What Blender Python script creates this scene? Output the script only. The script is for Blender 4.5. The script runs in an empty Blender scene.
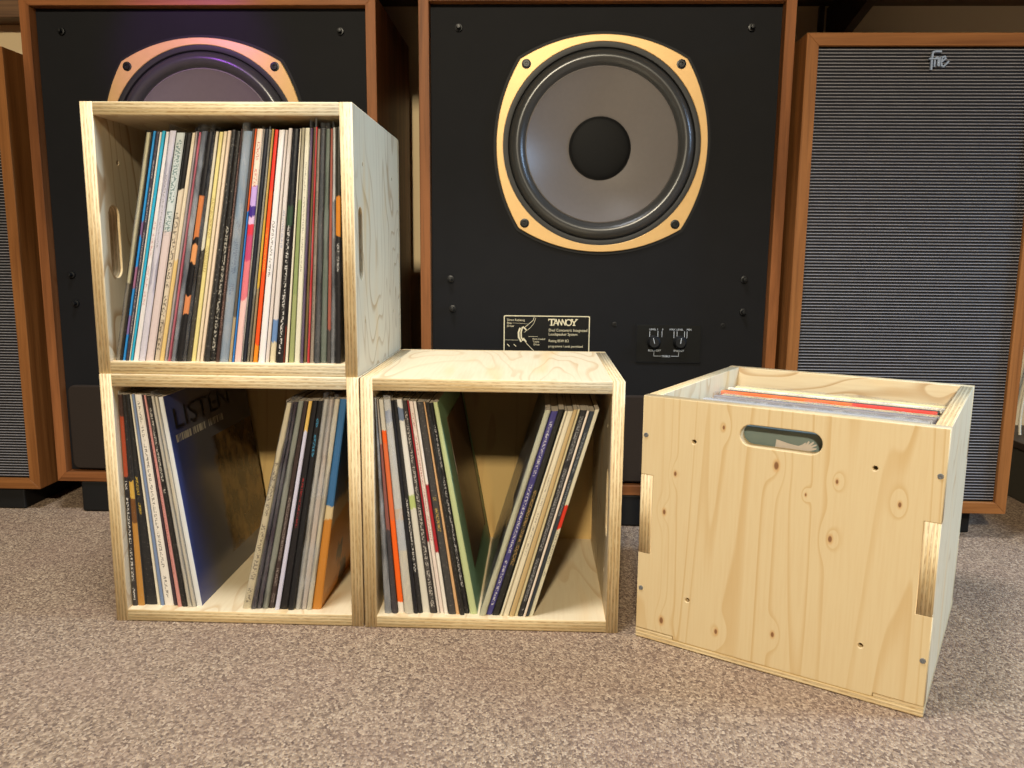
import bpy, bmesh, math, random
from mathutils import Matrix, Vector
random.seed(7)
SC = bpy.context.scene
COL = SC.collection
PI = math.pi

# ------------------------------------------------------------------ helpers
def lin(c):
    out = []
    for v in c[:3]:
        v = v / 255.0
        out.append(v / 12.92 if v <= 0.04045 else ((v + 0.055) / 1.055) ** 2.4)
    return (out[0], out[1], out[2], 1.0)

def link(o, parent=None):
    COL.objects.link(o)
    if parent is not None:
        o.parent = parent
    return o

def obj(name, mesh, mats=None, parent=None, mat4=None):
    o = bpy.data.objects.new(name, mesh)
    if mats is not None:
        if not isinstance(mats, (list, tuple)):
            mats = [mats]
        if len(mesh.materials):
            mesh.materials.clear()
        for m in mats:
            mesh.materials.append(m)
    link(o, parent)
    if mat4 is not None:
        o.matrix_local = mat4
    return o

def empty(name, loc=(0, 0, 0), rotz=0.0):
    o = bpy.data.objects.new(name, None)
    o.empty_display_size = 0.05
    COL.objects.link(o)
    o.location = loc
    o.rotation_euler = (0, 0, rotz)
    return o

def tag(o, label, cat, group=None):
    o['label'] = label
    o['category'] = cat
    if group:
        o['group'] = group
    return o

def struct(o, label=None):
    o['kind'] = 'structure'
    if label:
        o['label'] = label
    return o

def axes(o, u, v, w):
    m = Matrix.Identity(4)
    for i in range(3):
        m[i][0] = u[i]; m[i][1] = v[i]; m[i][2] = w[i]; m[i][3] = o[i]
    return m

def bm_mesh(bm, name, smooth=None):
    bmesh.ops.recalc_face_normals(bm, faces=bm.faces)
    me = bpy.data.meshes.new(name)
    bm.to_mesh(me)
    bm.free()
    if smooth is not None:
        for p in me.polygons:
            p.use_smooth = True
        try:
            me.set_sharp_from_angle(angle=smooth)
        except Exception:
            pass
    return me

def bm_box(bm, x0, x1, y0, y1, z0, z1, bevel=0.0, seg=2):
    r = bmesh.ops.create_cube(bm, size=1.0)
    vs = r['verts']
    for v in vs:
        v.co = Vector(((x0 + x1) / 2 + v.co.x * (x1 - x0), (y0 + y1) / 2 + v.co.y * (y1 - y0), (z0 + z1) / 2 + v.co.z * (z1 - z0)))
    if bevel > 0:
        es = set()
        for v in vs:
            for e in v.link_edges:
                es.add(e)
        bmesh.ops.bevel(bm, geom=list(es), offset=bevel, segments=seg, affect='EDGES', profile=0.5)

def box_mesh(x0, x1, y0, y1, z0, z1, bevel=0.0, name='box', seg=2):
    bm = bmesh.new()
    bm_box(bm, x0, x1, y0, y1, z0, z1, bevel, seg)
    return bm_mesh(bm, name)

def from_curve(cu, name):
    o = bpy.data.objects.new('tmp', cu)
    COL.objects.link(o)
    dg = bpy.context.evaluated_depsgraph_get()
    dg.update()
    me = bpy.data.meshes.new_from_object(o.evaluated_get(dg))
    me.name = name
    bpy.data.objects.remove(o)
    bpy.data.curves.remove(cu)
    return me

def plate_mesh(polys, thick, bevel=0.0, name='plate'):
    """Filled outline (first polygon outer, others holes) extruded to +-thick/2."""
    cu = bpy.data.curves.new(name, 'CURVE')
    cu.dimensions = '2D'
    cu.fill_mode = 'BOTH'
    cu.extrude = max(thick / 2 - bevel, 0.0)
    cu.bevel_depth = bevel
    cu.bevel_resolution = 1
    cu.offset = -bevel
    for poly in polys:
        s = cu.splines.new('POLY')
        s.points.add(len(poly) - 1)
        for p, c in zip(s.points, poly):
            p.co = (c[0], c[1], 0, 1)
        s.use_cyclic_u = True
    return from_curve(cu, name)

def text_mesh(s, size, thick=0.0003, align='LEFT', sx=1.0, bold=0.0, name='lettering'):
    cu = bpy.data.curves.new(name, 'FONT')
    cu.body = s
    cu.size = size
    cu.extrude = thick
    cu.align_x = align
    cu.offset = bold
    cu.resolution_u = 3
    me = from_curve(cu, name)
    if sx != 1.0:
        for v in me.vertices:
            v.co.x *= sx
    return me

def strokes_mesh(lines, w, thick, name='lettering'):
    """Flat bars of width w along 2D polylines (local xy, raised in z)."""
    bm = bmesh.new()
    lift = 0
    for ln in lines:
        ww = w
        if isinstance(ln, tuple):
            ln, ww = ln
        for a, b in zip(ln[:-1], ln[1:]):
            a = Vector((a[0], a[1])); b = Vector((b[0], b[1]))
            d = (b - a)
            if d.length < 1e-9:
                continue
            d.normalize()
            n = Vector((-d.y, d.x)) * ww / 2
            e = d * ww * 0.3
            q = [a - e - n, b + e - n, b + e + n, a - e + n]
            lo = [bm.verts.new((p.x, p.y, 0)) for p in q]
            lift += 1
            hi = [bm.verts.new((p.x, p.y, thick * (1.0 + 0.06 * (lift % 7)))) for p in q]
            bm.faces.new(hi)
            for i in range(4):
                bm.faces.new((lo[i], lo[(i + 1) % 4], hi[(i + 1) % 4], hi[i]))
    return bm_mesh(bm, name)

def join_meshes(items, name):
    """items: list of (mesh, Matrix) merged to one mesh."""
    bm = bmesh.new()
    for me, m in items:
        t = me.copy()
        t.transform(m)
        bm.from_mesh(t)
        bpy.data.meshes.remove(t)
    me = bpy.data.meshes.new(name)
    bm.to_mesh(me)
    bm.free()
    return me

def lathe_mesh(profile, n=64, name='lathe', smooth=math.radians(40)):
    """profile (r, h) turned about local Z."""
    bm = bmesh.new()
    rings = []
    for r, h in profile:
        if r < 1e-6:
            rings.append([bm.verts.new((0, 0, h))])
        else:
            rings.append([bm.verts.new((r * math.cos(2 * PI * i / n), r * math.sin(2 * PI * i / n), h)) for i in range(n)])
    for A, B in zip(rings[:-1], rings[1:]):
        for i in range(n):
            j = (i + 1) % n
            if len(A) == 1 and len(B) == 1:
                continue
            if len(A) == 1:
                bm.faces.new((A[0], B[i], B[j]))
            elif len(B) == 1:
                bm.faces.new((A[i], A[j], B[0]))
            else:
                bm.faces.new((A[i], A[j], B[j], B[i]))
    return bm_mesh(bm, name, smooth)

def tube_mesh(pts, r, name='tube', res=4):
    cu = bpy.data.curves.new(name, 'CURVE')
    cu.dimensions = '3D'
    cu.bevel_depth = r
    cu.bevel_resolution = res
    s = cu.splines.new('NURBS')
    s.points.add(len(pts) - 1)
    for p, c in zip(s.points, pts):
        p.co = (*c, 1)
    s.use_endpoint_u = True
    s.order_u = 4
    cu.use_fill_caps = True
    me = from_curve(cu, name)
    for p in me.polygons:
        p.use_smooth = True
    return me

# ------------------------------------------------------------------ materials
class NT:
    def __init__(self, name):
        self.m = bpy.data.materials.new(name)
        self.m.use_nodes = True
        self.t = self.m.node_tree
        self.t.nodes.clear()
        self.out = self.t.nodes.new('ShaderNodeOutputMaterial')
    def n(self, kind, **kw):
        nd = self.t.nodes.new('ShaderNode' + kind)
        for k, v in kw.items():
            if k.startswith('i_'):
                nd.inputs[k[2:].replace('_', ' ')].default_value = v
            else:
                setattr(nd, k, v)
        return nd
    def l(self, a, b):
        self.t.links.new(a, b)
    def set(self, sock, v):
        if hasattr(v, 'is_output') or isinstance(v, bpy.types.NodeSocket):
            self.l(v, sock)
        else:
            sock.default_value = v
    def math(self, op, a, b=0.0, c=None, clamp=False):
        nd = self.n('Math', operation=op, use_clamp=clamp)
        self.set(nd.inputs[0], a)
        self.set(nd.inputs[1], b)
        if c is not None:
            self.set(nd.inputs[2], c)
        return nd.outputs[0]
    def mix(self, f, a, b, mode='MIX'):
        nd = self.n('Mix', data_type='RGBA', blend_type=mode)
        self.set(nd.inputs[0], f)
        self.set(nd.inputs[6], a)
        self.set(nd.inputs[7], b)
        return nd.outputs[2]
    def smooth(self, x, a, b):
        nd = self.n('MapRange', interpolation_type='SMOOTHSTEP')
        self.set(nd.inputs[0], x)
        nd.inputs[1].default_value = a
        nd.inputs[2].default_value = b
        return nd.outputs[0]
    def noise(self, vec, scale, detail=2.0, rough=0.5, dist=0.0, dim='3D'):
        nd = self.n('TexNoise', noise_dimensions=dim)
        self.l(vec, nd.inputs['Vector'])
        nd.inputs['Scale'].default_value = scale
        nd.inputs['Detail'].default_value = detail
        nd.inputs['Roughness'].default_value = rough
        nd.inputs['Distortion'].default_value = dist
        return nd.outputs['Fac']
    def scale(self, vec, s, off=(0, 0, 0)):
        nd = self.n('Mapping')
        self.l(vec, nd.inputs['Vector'])
        nd.inputs['Scale'].default_value = s
        nd.inputs['Location'].default_value = off
        return nd.outputs[0]
    def bsdf(self, color, rough=0.5, spec=0.5, metal=0.0, bump=None, bstr=0.1, bdist=0.001, coat=0.0):
        b = self.n('BsdfPrincipled')
        self.set(b.inputs['Base Color'], color)
        self.set(b.inputs['Roughness'], rough)
        b.inputs['Specular IOR Level'].default_value = spec
        b.inputs['Metallic'].default_value = metal
        b.inputs['Coat Weight'].default_value = coat
        if bump is not None:
            bn = self.n('Bump')
            bn.inputs['Strength'].default_value = bstr
            bn.inputs['Distance'].default_value = bdist
            self.l(bump, bn.inputs['Height'])
            self.l(bn.outputs[0], b.inputs['Normal'])
        self.l(b.outputs[0], self.out.inputs[0])
        return b

def plain(name, rgb, rough=0.5, spec=0.5, metal=0.0, vary=0.12, vscale=60.0, bstr=0.05, coat=0.0):
    t = NT(name)
    tc = t.n('TexCoord').outputs['Object']
    nz = t.noise(tc, vscale, 3.0)
    c = lin(rgb)
    d = tuple(v * (1 - vary) for v in c[:3]) + (1,)
    e = tuple(min(v * (1 + vary), 1) for v in c[:3]) + (1,)
    col = t.mix(nz, d, e)
    t.bsdf(col, rough, spec, metal, nz, bstr, 0.0006, coat)
    return t.m

def ply_mat(name, grain='u', knots=(), seed=0.0, base=(220, 202, 167), dark=(190, 152, 102), lines=9.0, stretch=0.16, random_knots=True, amount=0.75, rings=13.0):
    """Spruce plywood: veneer figure on the two faces, glue lines on the edges (thickness = local Z)."""
    t = NT(name)
    tcn = t.n('TexCoord')
    tc = tcn.outputs['Object']
    rnd = t.n('ObjectInfo').outputs['Random']
    sep = t.n('SeparateXYZ'); t.l(tc, sep.inputs[0])
    u, v, w = sep.outputs
    off = t.n('CombineXYZ')
    t.l(t.math('MULTIPLY_ADD', rnd, 37.0, seed), off.inputs[0])
    t.l(t.math('MULTIPLY_ADD', rnd, 19.0, seed), off.inputs[1])
    t.l(t.math('SIGN', w), off.inputs[2])
    va = t.n('VectorMath', operation='ADD')
    t.l(tc, va.inputs[0]); t.l(off.outputs[0], va.inputs[1])
    p = va.outputs[0]
    s = (stretch, 1, 1) if grain == 'u' else (1, stretch, 1)
    # flatten thickness so the figure does not change through the board
    flat = t.scale(p, (s[0], s[1], 0.0 + 0.7))
    f = t.noise(flat, lines, 2.0, 0.45, 0.4)
    figure = f
    kcol = None
    for i, (ku, kv, kr) in enumerate(knots):
        du = t.math('SUBTRACT', u, ku); dv = t.math('SUBTRACT', v, kv)
        sc = (0.55, 1.0) if grain == 'u' else (1.0, 0.55)
        d2 = t.math('ADD', t.math('POWER', t.math('MULTIPLY', du, sc[0]), 2.0), t.math('POWER', t.math('MULTIPLY', dv, sc[1]), 2.0))
        g = t.math('POWER', 2.718, t.math('MULTIPLY', d2, -1.0 / (kr * 2.2) ** 2))
        figure = t.math('MULTIPLY_ADD', g, 0.05, figure)
        k = t.math('POWER', 2.718, t.math('MULTIPLY', d2, -1.0 / (kr * 0.62) ** 2))
        kcol = k if kcol is None else t.math('MAXIMUM', kcol, k)
    wave = t.math('FRACT', t.math('MULTIPLY', figure, rings))
    # asymmetric ring: slow rise, sharp fall (latewood line)
    ring = t.smooth(wave, 0.70, 0.95)
    edge = t.math('SUBTRACT', 1.0, t.smooth(wave, 0.95, 1.0))
    ring = t.math('MULTIPLY', ring, edge)
    strength = t.smooth(t.noise(t.scale(p, (s[0] * 2, s[1] * 2, 0.5)), 7.0, 1.0), 0.25, 0.75)
    ring = t.math('MULTIPLY', ring, t.math('MULTIPLY_ADD', strength, amount * 0.8, amount * 0.25))
    fib_s = (12, 260, 1) if grain == 'u' else (260, 12, 1)
    fib = t.noise(t.scale(p, fib_s), 1.0, 3.0, 0.6)
    b, dk = lin(base), lin(dark)
    col = t.mix(ring, b, dk)
    blotch = t.smooth(t.noise(t.scale(p, (s[0] * 1.8, s[1] * 1.2, 0.5)), 9.0, 2.0), 0.56, 0.74)
    col = t.mix(t.math('MULTIPLY', blotch, 0.45), col, lin((222, 178, 108)))
    col = t.mix(t.math('MULTIPLY', t.smooth(fib, 0.35, 0.75), 0.16), col, lin((190, 152, 100)))
    if random_knots:
        vo = t.n('TexVoronoi', feature='F1')
        t.l(t.scale(p, (0.7 if grain == 'u' else 1, 1 if grain == 'u' else 0.7, 0.3)), vo.inputs['Vector'])
        vo.inputs['Scale'].default_value = 9.0
        kd = t.math('MULTIPLY', t.math('SUBTRACT', 1.0, t.smooth(vo.outputs['Distance'], 0.02, 0.07)), 0.6)
        csep = t.n('SeparateColor'); t.l(vo.outputs['Color'], csep.inputs[0])
        kd = t.math('MULTIPLY', kd, t.math('GREATER_THAN', csep.outputs[0], 0.6))
        col = t.mix(kd, col, lin((140, 92, 50)))
    if kcol is not None:
        col = t.mix(t.math('MULTIPLY', t.smooth(kcol, 0.02, 0.5), 0.55), col, lin((196, 146, 84)))
        col = t.mix(t.math('MULTIPLY', t.smooth(kcol, 0.45, 0.8), 0.85), col, lin((110, 66, 36)))
    # plies on the edges
    warp = t.math('MULTIPLY_ADD', t.noise(t.scale(p, (14, 14, 200)), 1.0, 2.0), 0.0016, w)
    ply = t.math('FRACT', t.math('MULTIPLY', t.math('ADD', warp, 0.00925), 1 / 0.0046))
    band = t.math('GREATER_THAN', ply, 0.52)
    endg = t.noise(t.scale(p, (90, 90, 900)), 1.0, 3.0, 0.7)
    longg = t.noise(t.scale(p, (14, 14, 700)), 1.0, 2.0, 0.6)
    c1 = t.mix(t.smooth(endg, 0.3, 0.7), lin((212, 194, 154)), lin((168, 138, 98)))
    c2 = t.mix(t.smooth(longg, 0.3, 0.7), lin((228, 208, 166)), lin((202, 174, 126)))
    ecol = t.mix(band, c1, c2)
    glue = t.smooth(t.math('ABSOLUTE', t.math('SUBTRACT', ply, 0.52)), 0.0, 0.10)
    ecol = t.mix(t.math('MULTIPLY', t.math('SUBTRACT', 1.0, glue), 0.4), ecol, lin((140, 108, 72)))
    nsep = t.n('SeparateXYZ'); t.l(tcn.outputs['Normal'], nsep.inputs[0])
    face = t.math('GREATER_THAN', t.math('ABSOLUTE', nsep.outputs[2]), 0.55)
    fin = t.mix(face, ecol, col)
    t.bsdf(fin, 0.55, 0.35, 0.0, t.math('ADD', fib, t.math('MULTIPLY', endg, 0.5)), 0.12, 0.0006)
    return t.m

def veneer_mat(name, base, dark, rough=0.35):
    """Cabinet veneer, grain along local X."""
    t = NT(name)
    tc = t.n('TexCoord').outputs['Object']
    rnd = t.n('ObjectInfo').outputs['Random']
    off = t.n('CombineXYZ')
    t.l(t.math('MULTIPLY', rnd, 31.0), off.inputs[1])
    va = t.n('VectorMath', operation='ADD'); t.l(tc, va.inputs[0]); t.l(off.outputs[0], va.inputs[1])
    p = va.outputs[0]
    f = t.noise(t.scale(p, (1.2, 22, 22)), 1.6, 4.0, 0.6, 0.6)
    g = t.noise(t.scale(p, (6, 240, 240)), 1.0, 3.0, 0.6)
    col = t.mix(t.smooth(f, 0.3, 0.72), lin(base), lin(dark))
    col = t.mix(t.math('MULTIPLY', t.smooth(g, 0.45, 0.8), 0.45), col, tuple(v * 0.5 for v in lin(dark)[:3]) + (1,))
    t.bsdf(col, max(rough, 0.5), 0.2, 0.0, g, 0.06, 0.0005)
    return t.m

def carpet_mat():
    t = NT('speckled_loop_carpet')
    tc = t.n('TexCoord').outputs['Object']
    wob = t.n('TexNoise'); t.l(tc, wob.inputs['Vector']); wob.inputs['Scale'].default_value = 60.0
    vm = t.n('VectorMath', operation='SCALE'); t.l(wob.outputs['Color'], vm.inputs[0]); vm.inputs['Scale'].default_value = 0.005
    va = t.n('VectorMath', operation='ADD'); t.l(tc, va.inputs[0]); t.l(vm.outputs[0], va.inputs[1])
    p = t.scale(va.outputs[0], (1.0, 0.75, 1.0))
    vo = t.n('TexVoronoi', feature='F1'); t.l(p, vo.inputs['Vector']); vo.inputs['Scale'].default_value = 370.0
    sc = t.n('SeparateColor'); t.l(vo.outputs['Color'], sc.inputs[0])
    r = t.n('ValToRGB'); t.l(sc.outputs[0], r.inputs[0])
    cr = r.color_ramp
    cols = [(0.0, (104, 87, 75)), (0.25, (131, 111, 93)), (0.5, (148, 127, 106)), (0.75, (162, 140, 117)), (1.0, (186, 164, 139))]
    cr.elements[0].position = 0.0; cr.elements[0].color = lin(cols[0][1])
    cr.elements[1].position = 1.0; cr.elements[1].color = lin(cols[4][1])
    for pos, c in cols[1:4]:
        e = cr.elements.new(pos); e.color = lin(c)
    big = t.noise(tc, 7.0, 3.0)
    col = t.mix(t.math('MULTIPLY', t.smooth(big, 0.3, 0.75), 0.25), r.outputs[0], lin((140, 112, 98)))
    spot = t.smooth(t.noise(t.scale(tc, (1, 1.6, 1), (3.1, 1.7, 0)), 11.0, 1.0), 0.80, 0.86)
    col = t.mix(t.math('MULTIPLY', spot, 0.6), col, lin((70, 54, 46)))
    h = t.math('SUBTRACT', 1.0, t.math('MULTIPLY', vo.outputs['Distance'], 1.0))
    h = t.math('ADD', h, t.math('MULTIPLY', sc.outputs[1], 0.5))
    t.bsdf(col, 0.95, 0.1, 0.0, h, 0.55, 0.004)
    return t.m

def grille_mat(pitch):
    """Black cloth, pale thread on the crest of each ridge; local z up, x across."""
    t = NT('ridged_grille_cloth')
    tc = t.n('TexCoord').outputs['Object']
    sep = t.n('SeparateXYZ'); t.l(tc, sep.inputs[0])
    ph = t.math('FRACT', t.math('DIVIDE', sep.outputs[2], pitch))
    d = t.math('ABSOLUTE', t.math('SUBTRACT', ph, 0.5))
    thread = t.math('SUBTRACT', 1.0, t.smooth(d, 0.07, 0.21))
    cx = t.math('FRACT', t.math('DIVIDE', sep.outputs[0], 0.0027))
    bead = t.smooth(t.math('ABSOLUTE', t.math('SUBTRACT', cx, 0.5)), 0.02, 0.35)
    thread = t.math('MULTIPLY', thread, t.math('MULTIPLY_ADD', bead, 0.45, 0.55))
    nz = t.noise(tc, 40.0, 2.0)
    thread = t.math('MULTIPLY', thread, t.math('MULTIPLY_ADD', nz, 0.5, 0.72))
    col = t.mix(thread, lin((22, 21, 25)), lin((146, 143, 145)))
    t.bsdf(col, 0.6, 0.3)
    return t.m

_sp = {}
def spine_mat(segs, ink=None, span=(0.15, 0.85), wear=0.25, density=1.0, width=0.30, gloss=0.35):
    """Card spine: colour bands along the height (v), worn specks, a line of small print."""
    key = (tuple(segs), ink, span, wear, density, width, gloss)
    if key in _sp:
        return _sp[key]
    t = NT('printed_spine')
    uv = t.n('UVMap').outputs[0]
    rnd = t.n('ObjectInfo').outputs['Random']
    sep = t.n('SeparateXYZ'); t.l(uv, sep.inputs[0])
    u, v = sep.outputs[0], sep.outputs[1]
    off = t.n('CombineXYZ'); t.l(t.math('MULTIPLY', rnd, 50.0), off.inputs[0]); t.l(t.math('MULTIPLY', rnd, 90.0), off.inputs[1])
    va = t.n('VectorMath', operation='ADD'); t.l(uv, va.inputs[0]); t.l(off.outputs[0], va.inputs[1])
    p = va.outputs[0]
    col = None
    vj = t.math('MULTIPLY_ADD', t.math('SUBTRACT', t.noise(t.scale(p, (1.6, 22, 1)), 1.0, 2.0), 0.5), 0.045, v) if len(segs) > 1 else v
    for i, (v0, rgb) in enumerate(segs):
        c = lin(rgb)
        col = c if col is None else t.mix(t.smooth(vj, v0 - 0.004, v0 + 0.004), col, c)
    sp = t.smooth(t.noise(t.scale(p, (2.5, 90, 1)), 1.0, 4.0, 0.75), 0.56, 0.72)
    lum = sum(segs[0][1]) / 3
    wearc = lin((196, 188, 176)) if lum < 120 else lin((104, 92, 84))
    col = t.mix(t.math('MULTIPLY', sp, wear), col, wearc)
    if ink is not None:
        a = t.smooth(t.noise(t.scale(p, (4.0, 210 * density, 1)), 1.0, 0.0), 0.48, 0.56)
        b = t.smooth(t.noise(t.scale(p, (0.0, 16, 1)), 1.0, 0.0), 0.34, 0.42)
        m = t.math('MULTIPLY', a, b)
        m = t.math('MULTIPLY', m, t.math('LESS_THAN', t.math('ABSOLUTE', t.math('SUBTRACT', u, 0.5)), width * 0.8))
        m = t.math('MULTIPLY', m, t.math('MULTIPLY', t.math('GREATER_THAN', v, span[0]), t.math('LESS_THAN', v, span[1])))
        col = t.mix(t.math('MULTIPLY', m, 0.7), col, lin(ink))
    ed = t.smooth(t.math('ABSOLUTE', t.math('SUBTRACT', u, 0.5)), 0.40, 0.5)
    col = t.mix(t.math('MULTIPLY', ed, t.math('MULTIPLY', sp, 0.6)), col, lin((205, 198, 186)))
    t.bsdf(col, gloss, 0.4, 0.0, sp, 0.1, 0.0005)
    _sp[key] = t.m
    return t.m

_cv = {}
def cover_mat(rgb):
    if rgb not in _cv:
        _cv[rgb] = plain('card_sleeve', rgb, 0.45, 0.4, 0, 0.2, 14.0, 0.02)
    return _cv[rgb]

def plastic_mat(haze=0.16):
    t = NT('clear_plastic')
    tc = t.n('TexCoord').outputs['Object']
    nz = t.noise(t.scale(tc, (60, 25, 14)), 1.0, 3.0, 0.6)
    bn = t.n('Bump'); bn.inputs['Strength'].default_value = 0.5; bn.inputs['Distance'].default_value = 0.003
    t.l(nz, bn.inputs['Height'])
    tr = t.n('BsdfTransparent'); tr.inputs[0].default_value = (0.95, 0.95, 0.95, 1)
    gl = t.n('BsdfGlossy'); gl.inputs['Roughness'].default_value = 0.16; gl.inputs[0].default_value = (0.9, 0.92, 0.95, 1)
    df = t.n('BsdfDiffuse'); df.inputs[0].default_value = (0.62, 0.63, 0.65, 1)
    t.l(bn.outputs[0], gl.inputs['Normal'])
    fr = t.n('LayerWeight'); fr.inputs['Blend'].default_value = 0.25; t.l(bn.outputs[0], fr.inputs['Normal'])
    m1 = t.n('MixShader'); t.l(t.math('MULTIPLY_ADD', fr.outputs['Fresnel'], 0.6, 0.05), m1.inputs[0]); t.l(tr.outputs[0], m1.inputs[1]); t.l(gl.outputs[0], m1.inputs[2])
    m2 = t.n('MixShader'); t.l(t.math('MULTIPLY', t.smooth(nz, 0.3, 0.8), haze), m2.inputs[0]); t.l(m1.outputs[0], m2.inputs[1]); t.l(df.outputs[0], m2.inputs[2])
    t.l(m2.outputs[0], t.out.inputs[0])
    return t.m

R_KNOTS_IK = [(0.1131, 0.3202, .0035), (0.1825, 0.2799, .0065), (0.0364, 0.1917, .0045), (0.3254, 0.2549, .004), (0.2521, 0.1977, .0052),
              (0.1166, 0.0386, .0045), (0.1909, 0.0552, .0045), (0.0385, 0.0334, .006), (0.05, 0.2481, .004), (0.2552, 0.2711, .0035), (0.2201, 0.2485, .0025)]
DD, WW, HH, TT, BB = 0.351, 0.370, 0.370, 0.0178, 0.009

M_PLY_SIDE = ply_mat('spruce_plywood_side', 'v', lines=6.5, stretch=0.35, amount=0.95, seed=1.3, rings=17.0, dark=(180, 146, 104))
M_PLY_FLAT = ply_mat('spruce_plywood_board', 'v', lines=7.0, stretch=0.22, amount=0.6, seed=4.1)
M_PLY_BACK_SHADE = ply_mat('spruce_plywood_back_shade_tint', 'v', lines=5.0, stretch=0.2, amount=0.6, seed=7.7, base=(186, 156, 100), dark=(150, 112, 62))  # same plywood, colour darkened and yellowed to paint in the crates' inner shade
M_PLY_HANDLE = ply_mat('spruce_plywood_knotty', 'u', [(DD - k, i, r) for i, k, r in R_KNOTS_IK], lines=6.5, stretch=0.06, random_knots=False, amount=0.8, seed=9.4, rings=21.0, base=(210, 189, 148), dark=(190, 154, 98))
M_TEAK = veneer_mat('teak_veneer', (146, 92, 52), (104, 62, 32))
M_TEAK2 = veneer_mat('light_teak_veneer', (150, 98, 52), (112, 68, 32))
M_BAFFLE = plain('black_baffle_paint', (23, 23, 25), 0.7, 0.14, 0, 0.12, 25.0, 0.03)
M_BLACK = plain('black_paint', (16, 16, 17), 0.6, 0.3, 0, 0.1)
M_RUBBER = plain('black_rubber', (58, 58, 58), 0.30, 0.6, 0, 0.08)
M_GASKET = plain('black_gasket', (26, 26, 27), 0.5, 0.4, 0, 0.15)
M_CONE = plain('grey_paper_cone', (112, 106, 104), 0.38, 0.5, 0, 0.06, 120.0, 0.04)
M_CAP = plain('black_doped_cloth', (13, 13, 14), 0.6, 0.15, 0, 0.15, 200.0, 0.06)
M_GOLD = plain('gold_painted_metal', (212, 172, 112), 0.42, 0.5, 0.25, 0.06, 90.0, 0.04)
M_STEEL = plain('zinc_screw', (142, 146, 150), 0.35, 0.5, 0.7, 0.1)
M_DARKSTEEL = plain('black_bolt', (22, 22, 23), 0.4, 0.4, 0.2, 0.1)
M_FOAM = plain('brown_grey_foam', (46, 39, 34), 0.95, 0.1, 0, 0.12, 300.0, 0.2)
M_PRINT = plain('cream_print', (214, 204, 172), 0.5, 0.3, 0, 0.05)
M_PRINTW = plain('white_print', (190, 196, 204), 0.5, 0.3, 0, 0.05)
M_PLATE = plain('black_label_plate', (15, 15, 14), 0.5, 0.2, 0, 0.1)
M_CHROME = plain('brushed_chrome', (150, 162, 182), 0.4, 0.6, 0.25, 0.05)
M_PLASTIC = plastic_mat()
M_HAZY = plastic_mat(0.55)
M_WALL = plain('tan_wall_paint', (206, 184, 146), 0.8, 0.2, 0, 0.04, 8.0, 0.02)
M_SHELF = veneer_mat('dark_shelf_board', (92, 66, 42), (64, 44, 28), 0.5)
M_BRACKET = plain('dark_brown_bracket', (58, 44, 34), 0.5, 0.3, 0, 0.1)
M_DARKBOX = plain('dark_grey_laminate', (70, 66, 56), 0.6, 0.3, 0, 0.1)
M_CABLE = plain('white_cable_jacket', (214, 206, 186), 0.5, 0.4, 0, 0.05)
M_CARPET = carpet_mat()
PITCH = 0.0058
M_GRILLE = grille_mat(PITCH)

# ------------------------------------------------------------------ setting
floor = obj('floor', box_mesh(-3.2, 3.2, -3.4, 2.1, -0.05, 0.0, name='floor'), M_CARPET)
struct(floor, 'brown speckled loop pile carpet floor')
wall = obj('wall_back', box_mesh(-3.2, 3.2, 2.02, 2.12, 0.0, 2.6, name='wall'), M_WALL)
struct(wall, 'tan painted back wall behind the speakers')

rail = obj('trim_1', box_mesh(-3.2, -1.1, 1.955, 2.0195, 1.086, 1.15, 0.002, 'trim'), M_SHELF)
struct(rail, 'dark brown wooden rail along the back wall at left')

# ------------------------------------------------------------------ plywood crates
def arc(cx, cy, r, a0, a1, n=10):
    return [(cx + r * math.cos(a0 + (a1 - a0) * i / n), cy + r * math.sin(a0 + (a1 - a0) * i / n)) for i in range(n + 1)]

NU0, NU1 = 0.111, 0.224        # finger joint, measured from the open front
def side_polys(joint=True, slotted=True):
    d = DD - BB
    c = 0.004                   # housing for the back's corner tongues
    L = 0.056
    out = [(0, 0), (NU0, 0), (NU0, TT), (NU1, TT), (NU1, 0), (d - 0.005, 0), (d - 0.005, L), (d, L), (d, HH - L), (d - 0.005, HH - L), (d - 0.005, HH),
           (NU1, HH), (NU1, HH - TT), (NU0, HH - TT), (NU0, HH), (0, HH)]
    r = 0.014; cu = 0.037; h = 0.0505
    slot = arc(cu, HH / 2 + h - r, r, 0, PI, 12) + arc(cu, HH / 2 - h + r, r, PI, 2 * PI, 12)
    holes = [arc(DD - k, i, 0.0029, 0, 2 * PI, 12)[:-1] for i, k in ((0.0742, 0.2955), (0.296, 0.2940), (0.0748, 0.0725), (0.296, 0.0705))]
    if not joint:
        out = [q for q in out if q[0] not in (NU0, NU1)]
    return [out, slot] + holes if slotted else [out] + holes

def flat_poly(joint=True):
    d = DD - BB
    if not joint:
        return [(TT, 0), (WW - TT, 0), (WW - TT, d), (TT, d)]
    return [(TT, 0), (WW - TT, 0), (WW - TT, NU0), (WW, NU0), (WW, NU1), (WW - TT, NU1), (WW - TT, d), (TT, d), (TT, NU1), (0, NU1), (0, NU0), (TT, NU0)]

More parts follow.
